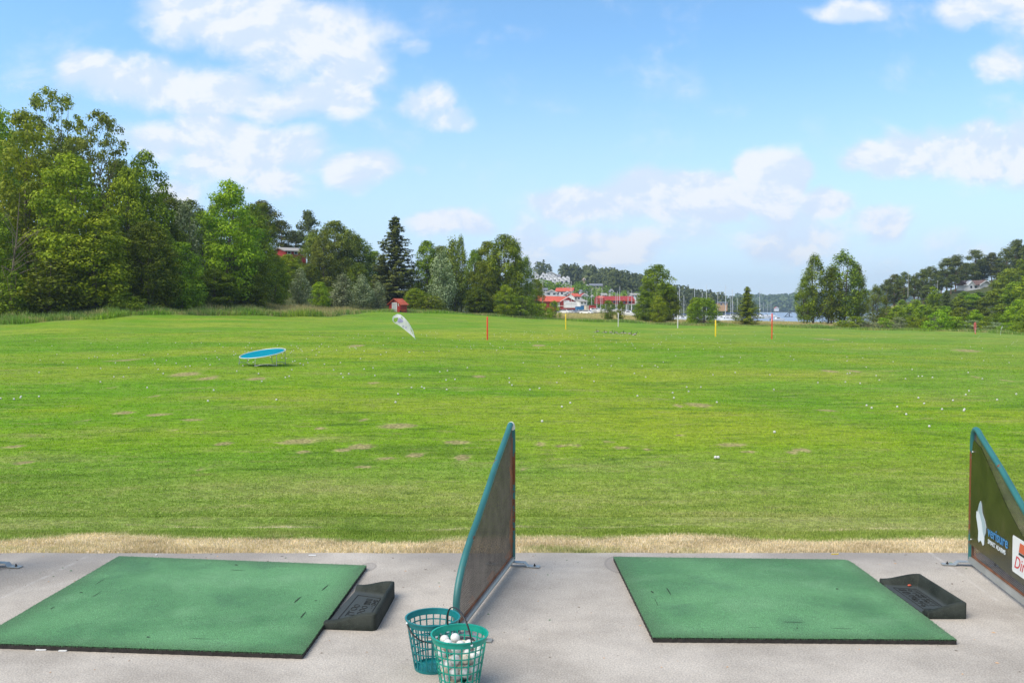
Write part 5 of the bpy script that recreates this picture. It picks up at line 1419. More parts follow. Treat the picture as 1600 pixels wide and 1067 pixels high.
# ================================================================== houses
def windows(root, mat, spots, wd, hg, y, frame=True):
    for (x, z) in spots:
        m1 = MB(); m1.box(x-wd/2, x+wd/2, y-.05, y-.004, z-hg/2, z+hg/2); w_ = m1.build('window', mat, root)
        if frame:
            m2 = MB(); t_ = .09
            m2.box(x-wd/2-t_, x-wd/2, y-.08, y-.003, z-hg/2-t_, z+hg/2+t_); m2.box(x+wd/2, x+wd/2+t_, y-.08, y-.003, z-hg/2-t_, z+hg/2+t_)
            m2.box(x-wd/2, x+wd/2, y-.08, y-.003, z+hg/2, z+hg/2+t_); m2.box(x-wd/2, x+wd/2, y-.08, y-.003, z-hg/2-t_, z-hg/2); m2.build('frame', M['white'], w_)
def house(px0, px1, pyt, pye, pyb, Y, label, wall, roof, gable='side', yaw=0.0, dep=8.0, nwin=3, rows=1, name='house', cat='house', group=None, chimney=False, door=False):
    """gable='front': gable end faces us; 'side': eaves face us. pyt ridge, pye eaves, pyb foot"""
    k = Y/F; cx = ((px0+px1)/2-CXP)*k; w_ = (px1-px0)*k; zt = atY(0, pyt, Y).z; ze = atY(0, pye, Y).z; zb_ = atY(0, pyb, Y).z
    root = thing(name, label, cat, (cx, Y, zb_), yaw, group); H = ze-zb_; R = zt-zb_; hw_ = w_/2; hd = dep/2; o = .45
    if gable == 'front':
        mb = MB(); mb.prism([(-hw_+o, -3.0), (hw_-o, -3.0), (hw_-o, H), (0, R-.15), (-hw_+o, H)], lambda a, b, d: (a, d, b), -hd, hd); mb.build('wall', wall, root)
        sl = (R-H)/(hw_-o)
        for s in (-1, 1):
            mb = MB(); mb.prism([(0, R-.12), (s*hw_, H-sl*o-.12), (s*hw_, H-sl*o+.1), (0, R+.12)], lambda a, b, d: (a, d, b), -hd-.5, hd+.5); r_ = mb.build('roof', roof, root)
            mb = MB(); mb.prism([(0, R-.35), (s*(hw_+.02), H-sl*o-.35), (s*(hw_+.02), H-sl*o+.02), (0, R+.02)], lambda a, b, d: (a, d, b), -hd-.62, -hd-.51); mb.build('bargeboard', M['white'], r_)
    else:
        mb = MB(); mb.prism([(-hd, -3.0), (hd, -3.0), (hd, H), (0, R-.15), (-hd, H)], lambda a, b, d: (d, a, b), -hw_+o, hw_-o); mb.build('wall', wall, root)
        sl = (R-H)/hd
        for s in (-1, 1):
            mb = MB(); mb.prism([(0, R-.12), (s*(hd+.5), H-sl*.5-.12), (s*(hd+.5), H-sl*.5+.1), (0, R+.12)], lambda a, b, d: (d, a, b), -hw_, hw_); mb.build('roof', roof, root)
    ww = min(1.5, (w_-1.5)/max(1, nwin)*.5)
    if nwin:
        for rwi in range(rows):
            z = H*(rwi+.55)/rows
            windows(root, M['glass'], [((-hw_+o)+(2*(hw_-o))*(i+.5)/nwin, z) for i in range(nwin)], ww, min(1.5, H/rows*.42), -hd, frame=wall is not M['housewhite'])
    if chimney:
        mb = MB(); mb.box(-.4+hw_*.3, .4+hw_*.3, -.4, .4, R-1, R+.9); mb.build('chimney', M['stone'], root)
    if door:
        mb = MB(); mb.box(hw_*.3, hw_*.3+1.1, -hd-.06, -hd-.004, 0, 2.1); mb.build('door', M['greydoor'], root)
    return root
W_, RD, RR = M['housewhite'], M['redwood'], M['redtile']
VG = 'houses of the harbour village'
# white house on the right hill: side wing with dark windows on the left, blank gable on the right
k = 348/F; hx = (1519-CXP)*k; zb_ = atY(0, 454, 348).z
root = thing('hillside_house', 'white bungalow with brown roof and terrace on the right hill', 'house', (hx, 348, zb_), math.radians(14))
def wbx(n, m, parent, *b): mb = MB(); mb.box(*b); return mb.build(n, m, parent)
mb = MB(); mb.prism([(-2.6, -2), (2.2, -2), (2.2, 2.2), (-.2, 3.7), (-2.6, 2.2)], lambda a, b, d: (a+2.9, d, b), -3.2, 3.5); mb.build('wall', W_, root)
for s in (-1, 1):
    mb = MB(); mb.prism([(-.2, 3.72), (-.2+s*2.9, 2.05), (-.2+s*2.9, 2.25), (-.2, 3.95)], lambda a, b, d: (a+2.9, d, b), -3.8, 3.9); rf = mb.build('roof', M['brownroof'], root)
    mb = MB(); mb.prism([(-.2, 3.55), (-.2+s*2.92, 1.87), (-.2+s*2.92, 2.2), (-.2, 3.88)], lambda a, b, d: (a+2.9, d, b), -3.92, -3.81); mb.build('bargeboard', M['white'], rf)
wbx('wall', W_, root, -4.6, .28, -2.2, 3.0, -2, 2.15)
mb = MB(); mb.prism([(-2.9, 2.05), (.4, 3.75), (3.6, 2.05), (3.6, 1.95), (-2.9, 1.95)], lambda a, b, d: (d, a, b), -4.9, .25); mb.build('roof', M['brownroof'], root)
mb = MB(); mb.prism([(-1.3, 2.0), (0, 3.3), (1.3, 2.0), (1.3, 0), (-1.3, 0)], lambda a, b, d: (a-3.5, d, b), -3.3, -2.3); mb.build('porch', W_, root)
for s in (-1, 1):
    mb = MB(); mb.prism([(0, 3.3), (s*1.6, 1.7), (s*1.6, 1.95), (0, 3.52)], lambda a, b, d: (a-3.5, d, b), -3.6, -1.0); mb.build('porch_roof', M['white'], root)
wbx('porch_door', M['glass'], root, -4.0, -3.1, -3.36, -3.31, .1, 1.7)
windows(root, M['glass'], [(-1.7, 1.15), (-.6, 1.15)], .85, 1.05, -2.2)
windows(root, M['glass'], [(2.5, .9)], .9, .7, -3.2, False)
mb = MB(); mb.box(-5.6, .2, -4.6, -4.5, -.3, .75); mb.box(-5.7, -5.6, -4.6, -2.2, -.3, .75); mb.build('terrace_parapet', W_, root)
wbx('terrace', M['stone'], root, -5.55, .3, -4.45, -2.25, -2.5, -.05)
# flagpole on the hill and lamp posts
def pole(px, pyt, pyb, Y, label, name='flagpole', cat='flagpole', r=.09, knob=True, mat='stakewhite', group=None):
    zt, zb2 = atY(px, pyt, Y).z, atY(px, pyb, Y).z; x = (px-CXP)/F*Y
    root = thing(name, label, cat, (x, Y, zb2), 0, group)
    mb = MB(); mb.tube([(0, 0, -.5), (0, 0, zt-zb2)], [r, r*.6], 7); mb.build('pole', M[mat], root)
    if knob: mb = MB(); mb.ball((0, 0, zt-zb2+.08), .14, 0, 8, 6); mb.build('finial', M[mat], root)
    return root
pole(1418, 424, 462, 280, 'pale flagpole among the pines of the right hill', r=.055)
pole(1464, 440, 458, 300, 'short pale pole on the open slope left of the white house', r=.055)
# red cabin in the left wood
house(434, 474, 388, 393, 401, 196, 'red cabin with white edged roof half hidden in the wooded hillside', RD, M['stone'], 'side', math.radians(38), 6.0, 3, name='cabin', cat='cabin')
# terraces on the hill
def terrace_row(pxa, pya, pxb, pyb_, n, Y, label, depth=9, hgt=8.0):
    root = thing('terraced_houses', label, 'terraced houses', ((pxa+pxb)/2/F*Y-CXP/F*Y, Y, atY(0, (pya+pyb_)/2, Y).z), 0, 'stepped white terraces on the hillside')
    cx = root.location.x; cz = root.location.z; k = Y/F
    for i in range(n):
        f = (i+.5)/n; px = pxa+(pxb-pxa)*f; py = pya+(pyb_-pya)*f
        x = (px-CXP)*k-cx; z = atY(0, py, Y).z-cz; w_ = (pxb-pxa)*k/n
        mb = MB(); h = hgt*k/ (550/F)*.42 if False else 8.5*k
        mb.prism([(-w_*.5, -5), (w_*.46, -5), (w_*.46, h*.72), (0-w_*.1, h), (-w_*.5, h*.62)], lambda a, b, d: (a+x, d, b+z), -depth/2+i*.15, depth/2+i*.15); mb.build('wall', W_, root)
        mb = MB(); mb.box(x-w_*.30, x+w_*.14, -depth/2+i*.15-.25, -depth/2+i*.15-.01, z+h*.16, z+h*.50); mb.build('window', M['glass'], root)
        mb = MB(); mb.prism([(-w_*.1, h+.02), (w_*.5, h*.70+.05), (w_*.5, h*.70+.22), (-w_*.1, h+.2)], lambda a, b, d: (a+x, d, b+z), -depth/2+i*.15-.3, depth/2); mb.build('roof', M['slate'] if i % 2 else M['stone'], root)
terrace_row(846, 434, 868, 438, 4, 600, 'upper row of white stepped terraces on the hillside')
terrace_row(843, 438, 873, 441, 5, 585, 'second row of white stepped terraces on the hillside')
terrace_row(852, 443, 890, 440, 6, 570, 'third row of white stepped terraces, ending at the right')
terrace_row(854, 447.5, 888, 442.5, 5, 560, 'lowest row of white stepped terraces above the red roofs')
house(830, 842, 426, 430, 437, 590, 'white gabled house left of the hillside terraces', W_, M['slate'], 'front', 0, 8, 2)
house(850, 870, 425, 429.5, 436, 620, 'big white gabled house crowning the hillside terraces', W_, M['stone'], 'front', .1, 9, 3, 2)
house(867, 876, 429, 432, 437, 625, 'small grey roofed white house right of the crowning one', W_, M['slate'], 'side', 0, 8, 2)
house(910, 914.5, 434.5, 436, 444, 600, 'narrow pink tower house among the pines', M['pink'], M['pink'], 'front', 0, 5, 1, 2)
house(920, 941, 443.5, 446.5, 452, 540, 'long house with grey roof on the wooded slope', M['cream'], M['slate'], 'side', 0, 9, 4, 1)
house(912, 921, 445, 448, 453, 535, 'white house at the left of the long grey roofed one', W_, M['stone'], 'front', 0, 8, 1)
house(951, 958, 452, 454.5, 459, 520, 'small white house at the foot of the pine hill', W_, M['slate'], 'front', 0, 8, 1)
house(847, 856, 450.5, 453, 460, 470, 'grey roofed white house at the left of the red roofed ones', W_, M['slate'], 'side', 0, 8, 2, 2, group=VG)
house(851, 871, 453, 457, 463, 455, 'white house with bright orange red roof, gable to the front', W_, M['orangetile'], 'front', 0, 10, 2, 1, group=VG)
house(869, 897, 450, 455, 463, 465, 'largest red roofed white house above the boathouse', W_, RR, 'side', -.2, 9, 4, 1, group=VG, chimney=True)
house(880, 892, 455.5, 459, 465, 440, 'white gable with pale roof in front of the largest red roofed house', W_, M['stone'], 'front', 0, 8, 2, 1, group=VG)
house(890, 903, 458.5, 463, 470, 425, 'white house with red roof right behind the boathouse gable', W_, RR, 'side', .35, 8, 2, 1, group=VG)
house(905, 917, 453, 456, 461, 460, 'white house with grey roof in the middle of the village', W_, M['slate'], 'side', .1, 8, 2, 1, group=VG)
house(905, 917, 458.5, 461.5, 467, 440, 'white house with dark red roof below the grey roofed one', W_, M['redwood'], 'front', .1, 8, 2, 1, group=VG)
house(922, 928, 461, 463.5, 469, 430, 'small white house left of the second boathouse', W_, M['stone'], 'front', 0, 7, 1, 1, group=VG)
house(938, 948, 458.5, 461, 466, 430, 'white house peeping over the second boathouse roof', W_, M['stone'], 'side', 0, 7, 2, 1, group=VG)
house(899, 913, 468, 471, 477, 400, 'low white house right of the boathouse gable', W_, M['stone'], 'side', .4, 7, 2, 1, group=VG)
house(983, 1000, 458.5, 461, 466, 430, 'pale grey roofed hall behind the second boathouse', W_, M['stone'], 'side', 0, 9, 3, 1, group=VG)
house(1000, 1012, 461, 464, 480, 400, 'white harbour building half hidden by the large tree', W_, M['slate'], 'front', 0, 8, 2, 2, group=VG)
house(842, 850, 453, 456, 462, 480, 'cream house at the left end of the village', M['cream'], M['slate'], 'front', 0, 7, 1, 1, group=VG)
# boathouse 1
Y = 330; k = Y/F
root = thing('boathouse', 'long red boathouse with red tiled roof and white gable trim, left one', 'boathouse', ((868-CXP)*k, Y, atY(0, 481, Y).z), 0)
def LX(px): return (px-868)*k
def LZ(py): return atY(0, py, Y).z-root.location.z
mb = MB(); mb.box(LX(838), LX(874), -2.0, 7.0, -2, LZ(471.5)); mb.build('wall', RD, root)
mb = MB(); mb.prism([(LX(875), -2), (LX(898), -2), (LX(898), LZ(471)), (LX(887), LZ(464.8)), (LX(875), LZ(471.2))], lambda a, b, d: (a, d, b), -2.6, 7.5); mb.build('wall', RD, root)
mb = MB()   # long roof slope facing us running into the gable
mb.add([(LX(834), -2.6, LZ(470.2)), (LX(875), -2.9, LZ(471.2)), (LX(887), 2.2, LZ(463.4)), (LX(840), 2.6, LZ(461.8)), (LX(834), -2.6, LZ(470.9)), (LX(875), -2.9, LZ(471.9)), (LX(887), 2.2, LZ(464.1)), (LX(840), 2.6, LZ(462.5)),
        (LX(887), 8, LZ(471.2)), (LX(840), 8, LZ(470.2))], [(0, 1, 2, 3), (4, 7, 6, 5), (0, 4, 5, 1), (3, 2, 8, 9), (0, 3, 7, 4)]); rf = mb.build('roof', RR, root)
for s, (pa, pe) in ((-1, (875, 471.6)), (1, (900, 471.8))):
    mb = MB(); mb.prism([(LX(887), LZ(464.4)), (LX(pa-(.8 if s < 0 else -.8)), LZ(pe+.3)), (LX(pa-(.8 if s < 0 else -.8)), LZ(pe-.5)), (LX(887), LZ(463.2))], lambda a, b, d: (a, d, b), -3.3, -2.95); mb.build('bargeboard', M['white'], rf)
mb = MB(); mb.prism([(LX(887), LZ(464)), (LX(900), LZ(471.5)), (LX(900), LZ(471.0)), (LX(887), LZ(463.2))], lambda a, b, d: (a, d, b), -2.94, 7.8); mb.build('roof', RR, root)
mb = MB(); mb.box(LX(880), LX(889), -2.72, -2.61, 0, LZ(469.3)); mb.build('garage_door', M['white'], root)
mb = MB(); mb.box(LX(861), LX(870), -2.1, -2.01, LZ(479), LZ(473)); mb.build('window', M['glass'], root)
mb = MB(); mb.box(LX(870.3), LX(874.3), -2.08, -2.01, LZ(481), LZ(472.5)); mb.build('door', M['white'], root)
mb = MB(); mb.box(LX(871), LX(881), -2.74, -2.62, LZ(478.4), LZ(477.7)); mb.build('white_batten', M['white'], root)
# marquee tent
tt = thing('marquee_tent', 'white marquee tent standing before the boathouse gable', 'tent', ((890-CXP)*k, Y-6, atY(0, 481, Y-6).z), 0)
mb = MB(); mb.box(-2.0, 2.0, -1.6, 1.6, 0, 1.5); mb.build('wall', M['white'], tt)
mb = MB(); mb.prism([(-2.1, 1.5), (-1.9, 1.95), (-1.0, 2.15), (1.0, 2.15), (1.9, 1.95), (2.1, 1.5)], lambda a, b, d: (a, d, b), -1.7, 1.7); mb.build('roof', M['white'], tt)
# boathouse 2
root = thing('boathouse', 'wide red boathouse standing on posts over the quay, right one', 'boathouse', ((968-CXP)*k, Y+10, atY(0, 483, Y+10).z), 0)
Y2 = Y+10; k2 = Y2/F
def LX2(px): return (px-968)*k2
def LZ2(py): return atY(0, py, Y2).z-root.location.z
mb = MB(); mb.prism([(-3, LZ2(475)), (9, LZ2(475)), (9, LZ2(468)), (3, LZ2(462.5)), (-3, LZ2(468.4))], lambda a, b, d: (d, a, b), LX2(937), LX2(995)); mb.build('wall', RD, root)
mb = MB(); mb.add([(LX2(937), -3.6, LZ2(468.6)), (LX2(996), -3.6, LZ2(470.0)), (LX2(988), 3, LZ2(465.2)), (LX2(941), 3, LZ2(461.8)), (LX2(937), -3.6, LZ2(469.2)), (LX2(996), -3.6, LZ2(470.6)), (LX2(988), 9.4, LZ2(470)), (LX2(941), 9.4, LZ2(468))],
                  [(0, 1, 2, 3), (0, 4, 5, 1), (3, 2, 6, 7)]); mb.build('roof', M['orangetile'], root)
mb = MB(); mb.box(LX2(936), LX2(948), -3.5, -3.05, LZ2(475), LZ2(466)); mb.build('end_wall', RD, root)
for px in (950, 958, 966, 974, 982, 990):
    mb = MB(); mb.box(LX2(px)-.12, LX2(px)+.12, -2.8, -2.5, -3, LZ2(475.02)); mb.build('post', M['white'], root)
windows(root, M['glass'], [(LX2(955), LZ2(472)), (LX2(963), LZ2(472)), (LX2(971), LZ2(472)), (LX2(979), LZ2(472.5)), (LX2(987), LZ2(472.8))], .8, .8, -3.0, False)
house(1120, 1135, 472, 473, 478.5, 560, 'bare timber building with flat roof behind the marina masts', M['timber'], M['slate'], 'side', 0, 8, 2, 1, name='harbour_building', cat='building')
house(1209.5, 1216, 479.5, 481.5, 484, 1950, 'tiny white house on the far shore', W_, M['orangetile'], 'front', 0, 9, 2, 1)
house(1235, 1241, 472.5, 474, 476, 2060, 'faint pale house high on the far shore', W_, M['slate'], 'side', 0, 9, 2, 1)
# ---- cars, containers
def car(px, py, Y, yaw, mat, label):
    g = Vector(((px-CXP)/F*Y, Y, tz((px-CXP)/F*Y, Y)))
    root = thing('parked_car', label, 'car', g, yaw, 'cars parked by the harbour')
    sec = [(-2.1, .35), (-2.15, .75), (-1.95, .95), (-1.5, 1.02), (-1.0, 1.42), (.7, 1.45), (1.35, 1.0), (2.05, .88), (2.2, .6), (2.15, .35)]
    b = MB(); b.prism(sec, lambda a, b_, d: (d, a, b_), -.86, .86)
    bo = b.build('body', mat, root)
    g1 = MB(); g1.prism([(-1.42, 1.04), (-.98, 1.36), (.66, 1.38), (1.25, 1.02)], lambda a, b_, d: (d, a, b_), -.875, .875)
    g1.add([(-.7, -1.54, 1.03), (.7, -1.54, 1.03), (.62, -1.06, 1.40), (-.62, -1.06, 1.40)], [(0, 1, 2, 3)]); g1.add([(-.7, 1.38, 1.03), (.7, 1.38, 1.03), (.62, .78, 1.43), (-.62, .78, 1.43)], [(3, 2, 1, 0)])
    g1.build('windows', M['glass'], root, recalc=False)
    for x in (-.82, .82):
        for y in (-1.35, 1.35):
            w1 = MB(); w1.tube([(x-.1, y, .32), (x+.1, y, .32)], .32, 12); wo = w1.build('wheel', M['tyre'], root)
            w2_ = MB(); w2_.tube([(x-.108, y, .32), (x+.108, y, .32)], .18, 8); w2_.build('rim', M['carA'], wo)
    for x in (-.6, .6):
        h1 = MB(); h1.box(x-.15, x+.15, -2.17, -2.10, .62, .76); h1.build('headlight', M['logowhite'], root)
CARS = [(875, 305, 'carC', 'dark car at the left end of the parked row'), (880, 302, 'carA', 'silver car second from the left of the parked row'), (884.5, 300, 'carB', 'white car third in the parked row'), (889, 302, 'carC', 'dark car in the middle of the parked row'),
        (893.5, 300, 'carA', 'silver car just right of the middle of the parked row'), (898, 301, 'carB', 'white car left of the blue container'), (911, 298, 'carA', 'silver car under the blue container'), (916.5, 296, 'carB', 'white car at the right end of the parked row')]
for i, (px, Y, m, l) in enumerate(CARS): car(px, 0, Y, math.radians(38 if i < 7 else 55), M[m], l)
def bx_thing(name, cat, label, px0, px1, pyt, pyb, Y, dep, mat, ribs=True, roofm=None):
    k = Y/F; root = thing(name, label, cat, (((px0+px1)/2-CXP)*k, Y, atY(0, pyb, Y).z), .15)
    w_ = (px1-px0)*k/2; h = (pyb-pyt)*k
    mb = MB(); mb.box(-w_, w_, -dep/2, dep/2, -.5, h)
    if ribs:
        nr = int(w_*2/.4)
        for i in range(nr): x = -w_+.2+i*.4; mb.box(x-.07, x+.07, -dep/2-.05, -dep/2-.002, .1, h-.1)
    mb.build('body', mat, root)
    mb = MB(); mb.box(-w_-.08, w_+.08, -dep/2-.09, dep/2+.08, h+.002, h+.12); mb.build('top_frame', roofm or mat, root)
    mb = MB(); mb.box(w_*.2, w_*.8, -dep/2-.08, -dep/2-.055, .15, h-.2); mb.build('door', mat, root)
    return root
bx_thing('storage_container', 'container', 'blue storage container beside the parked cars', 900, 910, 479.5, 485, 318, 2.6, M['blue'])
bx_thing('storage_container', 'container', 'second smaller blue container showing right of the first', 908.5, 913, 478, 484, 325, 2.4, M['blue'])
bx_thing('harbour_hut', 'hut', 'pale grey hut on the quay between container and boats', 914, 921, 477.5, 485, 322, 3, M['cream'], False, M['stone'])
bx_thing('harbour_hut', 'hut', 'dark red hut on the quay left of the second boathouse', 921.5, 930, 477, 487, 318, 3, RD, False, M['brownroof'])
# ---- boats
HULL = M['housewhite']
def sailboat_proto():
    root = thing('sailing_boat', '', 'sailing boat', (0, 0, 0))
    V = []; n = 9; L = 9.0
    for i in range(n):
        f = i/(n-1); x = -L/2+L*f; w_ = 1.45*(math.sin(PI*(.12+.80*f)**.9))**.8*(1 if f < .95 else .25); sh = 1.05+.25*f*f
        V += [(x, -w_, sh), (x+.05, -w_*.75, .1), (x+.05, 0, -.35), (x+.05, w_*.75, .1), (x, w_, sh)]
    fs = []
    for i in range(n-1):
        a, b = i*5, (i+1)*5
        for j in range(4): fs.append((a+j, b+j, b+j+1, a+j+1))
        fs.append((a+4, b+4, b, a))
    fs.append((0, 1, 2, 3, 4)); fs.append(tuple((n-1)*5+j for j in (4, 3, 2, 1, 0)))
    mb = MB(); mb.add(V, fs); mb.build('hull', HULL, root)
    mb = MB(); mb.prism([(-2.6, 1.06), (-2.4, 1.55), (.6, 1.6), (2.2, 1.25), (2.4, 1.1)], lambda a, b, d: (a, d, b), -.8, .8); cb = mb.build('cabin', HULL, root)
    mb = MB(); mb.box(-2.0, .5, -.815, -.80, 1.25, 1.42); mb.box(-2.0, .5, .80, .815, 1.25, 1.42); mb.build('window', M['glass'], cb)
    mb = MB(); mb.tube([(.6, 0, 1.2), (.6, 0, 13.0)], [.13, .08], 6); ms = mb.build('mast', M['mastm'], root)
    mb = MB(); mb.tube([(.6, -.9, 7.5), (.6, .9, 7.5)], .03, 5); mb.build('spreader', M['mastm'], ms)
    mb = MB(); mb.tube([(.5, 0, 2.3), (-3.2, 0, 2.25)], .06, 6); mb.tube([(.4, 0, 2.45), (-3.0, 0, 2.38)], .16, 6, 1); mb.build('boom', [M['mastm'], M['navy']], root)
    mb = MB()
    for q in ((4.4, 0, 1.3), (-4.4, 0, 1.1)): mb.tube([(.6, 0, 12.8), q], .012, 4)
    mb.build('rigging', M['mastm'], root)
    return root
SB = sailboat_proto()
def boat(i, px, pyt, Y, yaw, label, land=False):
    o = SB if i == 0 else copy_tree(SB)
    x = (px-CXP)/F*Y; z = (tz(x, Y)+.5) if land else -2.6
    h = atY(px, pyt, Y).z-z; s = h/13.0
    o.location = (x, Y, z); o.rotation_euler = (0, 0, yaw); o.scale = (max(.6, min(1.15, s)), max(.6, min(1.1, s)), s)
    tag(o, label, 'sailing boat', 'sailing boats in the harbour')
MA = [(1051, 452, 400, 0), (1057, 456, 420, 0), (1063.7, 449, 390, 0), (1069.5, 461, 430, 0), (1087, 447.5, 460, 0), (1098.7, 457, 450, 0), (1101.3, 444.5, 440, 0), (1123, 458, 470, 0), (1135.6, 445, 430, 0), (1139.5, 463, 520, 0), (1146, 451.5, 460, 0), (1150.5, 466, 500, 0),
      (1144, 470, 560, 0), (1184.6, 454, 470, 0), (1187, 475, 640, 0), (1191.5, 473, 620, 0), (1198.5, 474, 640, 0), (1205.6, 470, 600, 0),
      (925.5, 451, 326, 1), (931, 456, 325, 1), (936.5, 462, 323, 1), (941.8, 452, 320, 1), (960.5, 457, 321, 1), (963, 455, 319, 1), (966.5, 447, 323, 1), (979.5, 454, 324, 1), (985.5, 453, 326, 1), (918.5, 455, 327, 1), (889, 444, 350, 1), (1003, 462, 319, 1)]
ML = ['sailing boat whose mast touches the right side of the large tree', 'sailing boat with the second mast right of the large tree', 'sailing boat with the tall mast midway between large and round tree', 'sailing boat with the short mast left of the round tree',
      'sailing boat whose mast rises above the left half of the round tree', 'sailing boat with the lower of two close masts above the round tree', 'sailing boat with the higher of two close masts above the round tree', 'sailing boat whose mast stands before the timber building',
      'sailing boat with the tallest mast in the open gap right of the timber building', 'small sailing boat just right of the tallest mast', 'sailing boat with the tall mast next to the dark conical tree', 'sailing boat at the left edge of the dark conical tree', 'distant sailing boat low between the tallest masts',
      'sailing boat with the high mast right of the dark conical tree', 'distant boat with a short mast by the conical tree', 'distant pale boat second from the conical tree', 'distant boat third from the conical tree', 'distant moored sailing boat alone left of the right red stake',
      'laid up boat with the first mast left of the second boathouse', 'laid up boat with the second mast left of the second boathouse', 'laid up boat with the lowest mast at the boathouse corner', 'laid up boat whose mast crosses the left end of the second boathouse',
      'laid up boat with the left one of twin masts over the boathouse roof', 'laid up boat with the right one of twin masts over the boathouse roof', 'laid up boat with the tallest mast over the boathouse roof', 'laid up boat with a mast over the right part of the boathouse',
      'laid up boat with the last mast over the right part of the boathouse', 'laid up boat with its mast before the village centre', 'laid up boat with its mast rising from the first boathouse', 'laid up boat at the left edge of the large meadow tree']
r7 = random.Random(8)
for i, (px, pyt, Y, ld) in enumerate(MA): boat(i, px, pyt, Y, r7.uniform(-.7, .7)+(PI if r7.random() < .5 else 0), ML[i], bool(ld))
pole(848, 440, 480, 300, 'tall white flagpole at the left corner of the first boathouse', 'flagpole', 'flagpole', .1)
pole(892.5, 441, 478, 300, 'tall pale lamp post at the boathouse gable with a cross arm', 'lamp_post', 'lamp post', .1)
def motorboat_proto():
    root = thing('motor_boat', '', 'motor boat', (0, 0, 0)); V = []; n = 7; L = 6.0
    for i in range(n):
        f = i/(n-1); x = -L/2+L*f; w_ = 1.15*(1-f**3.2)+.04; sh = .75+.25*f
        V += [(x, -w_, sh), (x, -w_*.8, .1), (x, 0, -.25), (x, w_*.8, .1), (x, w_, sh)]
    fs = []
    for i in range(n-1):
        a, b = i*5, (i+1)*5
        for j in range(4): fs.append((a+j, b+j, b+j+1, a+j+1))
        fs.append((a+4, b+4, b, a))
    fs.append((0, 1, 2, 3, 4))
    mb = MB(); mb.add(V, fs); mb.build('hull', HULL, root)
    mb = MB(); mb.prism([(-.9, .8), (-.8, 1.55), (.5, 1.6), (1.2, .95)], lambda a, b, d: (a, d, b), -.75, .75); cb = mb.build('cabin', HULL, root)
    mb = MB(); mb.prism([(-.6, 1.1), (-.55, 1.45), (.4, 1.48), (.8, 1.12)], lambda a, b, d: (a, d, b), -.765, .765); mb.build('window', M['glass'], cb)
    mb = MB(); mb.box(-3.3, -2.95, -.2, .2, .1, 1.0); mb.build('outboard_motor', M['black'], root)
    return root
MBp = motorboat_proto()
MBT = [(1066, 380, 'motor boat right of the large tree, nearest to it'), (1074, 390, 'motor boat second from the large tree'), (1128, 410, 'motor boat in the marina below the timber building'), (1137, 385, 'biggest motor boat in the gap right of the round tree'), (1146, 400, 'motor boat beside the conical tree in the gap'),
       (1154, 430, 'motor boat partly behind the dark conical tree'), (1131, 460, 'far motor boat in the gap behind the biggest one'), (1190, 480, 'low motor boat right of the conical tree'), (1060, 430, 'far motor boat seen right of the large tree'),
       (932, 316, 'laid up motor boat before the left end of the second boathouse'), (948, 320, 'laid up motor boat under the posts, left'), (976, 318, 'laid up motor boat under the posts, middle'), (987, 322, 'laid up motor boat under the posts, right'), (1000, 318, 'laid up motor boat left of the large tree'),
       (926, 312, 'laid up motor boat by the dark red hut'), (941, 311, 'laid up motor boat in front of the boathouse corner'), (982, 312, 'front motor boat under the right end of the boathouse'), (993, 328, 'rear motor boat at the right end of the boathouse'),
       (1215, 372, 'motor boat lying on open water right of the right red stake'), (1305, 380, 'motor boat moored under the birch pair'), (1330, 330, 'white boat just visible right of the birch pair')]
for i, (px, Y, l) in enumerate(MBT):
    o = MBp if i == 0 else copy_tree(MBp); x = (px-CXP)/F*Y; z = tz(x, Y)
    o.location = (x, Y, z+.25 if z > -2.5 else -2.65); o.rotation_euler = (0, 0, r7.uniform(-.5, .5)+(PI if i % 2 else 0)); tag(o, l, 'motor boat', 'motor boats in the harbour')
    if px == 1215: o.rotation_euler = (0, 0, .1)
    s = r7.uniform(.8, 1.3) if i < 18 else (1.0 if px == 1215 else .8); o.scale = (s, s, s)
# dark diving raft
g = atY(1232, 494, 600); g.z = -2.6
root = thing('diving_raft', 'small dark raft with a post frame floating on the open water', 'raft', g, .3)
mb = MB(); mb.box(-2.6, 2.2, -1.5, 1.5, -.2, .4); mb.build('deck', M['black'], root)
mb = MB(); mb.tube([(-2.4, 0, .4), (-.8, 0, 2.0), (.6, 0, 1.2)], .22, 6); mb.tube([(.7, 0, .4), (.7, 0, 2.9), (2.2, 0, 2.3)], .25, 6); mb.tube([(.7, 0, 2.9), (-.6, 0, 2.4)], .2, 6); mb.build('ladder_frame', M['black'], root)
mb = MB(); mb.tube([(1191.5/F, 0, 0), (1191.6/F, 0, 0)], .01, 3)
g = atY(1192, 496, 550); g.z = -2.6
tag(MB().ball((0, 0, .25), (.7, .5, .55), 0, 10, 8).build('buoy', M['black'], loc=g), 'dark buoy on the water right of the conical tree', 'buoy')
# pontoons
for i, (px0, px1, Y, l) in enumerate(((1040, 1085, 405, 'pontoon with pale deck behind the large tree'), (1118, 1165, 450, 'long pontoon of the marina in the gap'), (1178, 1206, 590, 'far pontoon end right of the conical tree'))):
    k = Y/F; root = thing('pontoon', l, 'pontoon', ((px0-CXP)*k, Y+4, -2.6), 0, 'marina pontoons')
    mb = MB(); mb.box(0, (px1-px0)*k, -1.2, 1.2, .1, .5); mb.build('deck', M['stone'], root)
    for j in range(4): mb = MB(); mb.tube([((px1-px0)*k*(j+.5)/4, 1.35, -2), ((px1-px0)*k*(j+.5)/4, 1.35, 1.6)], .14, 6); mb.build('pile', M['bark'], root)
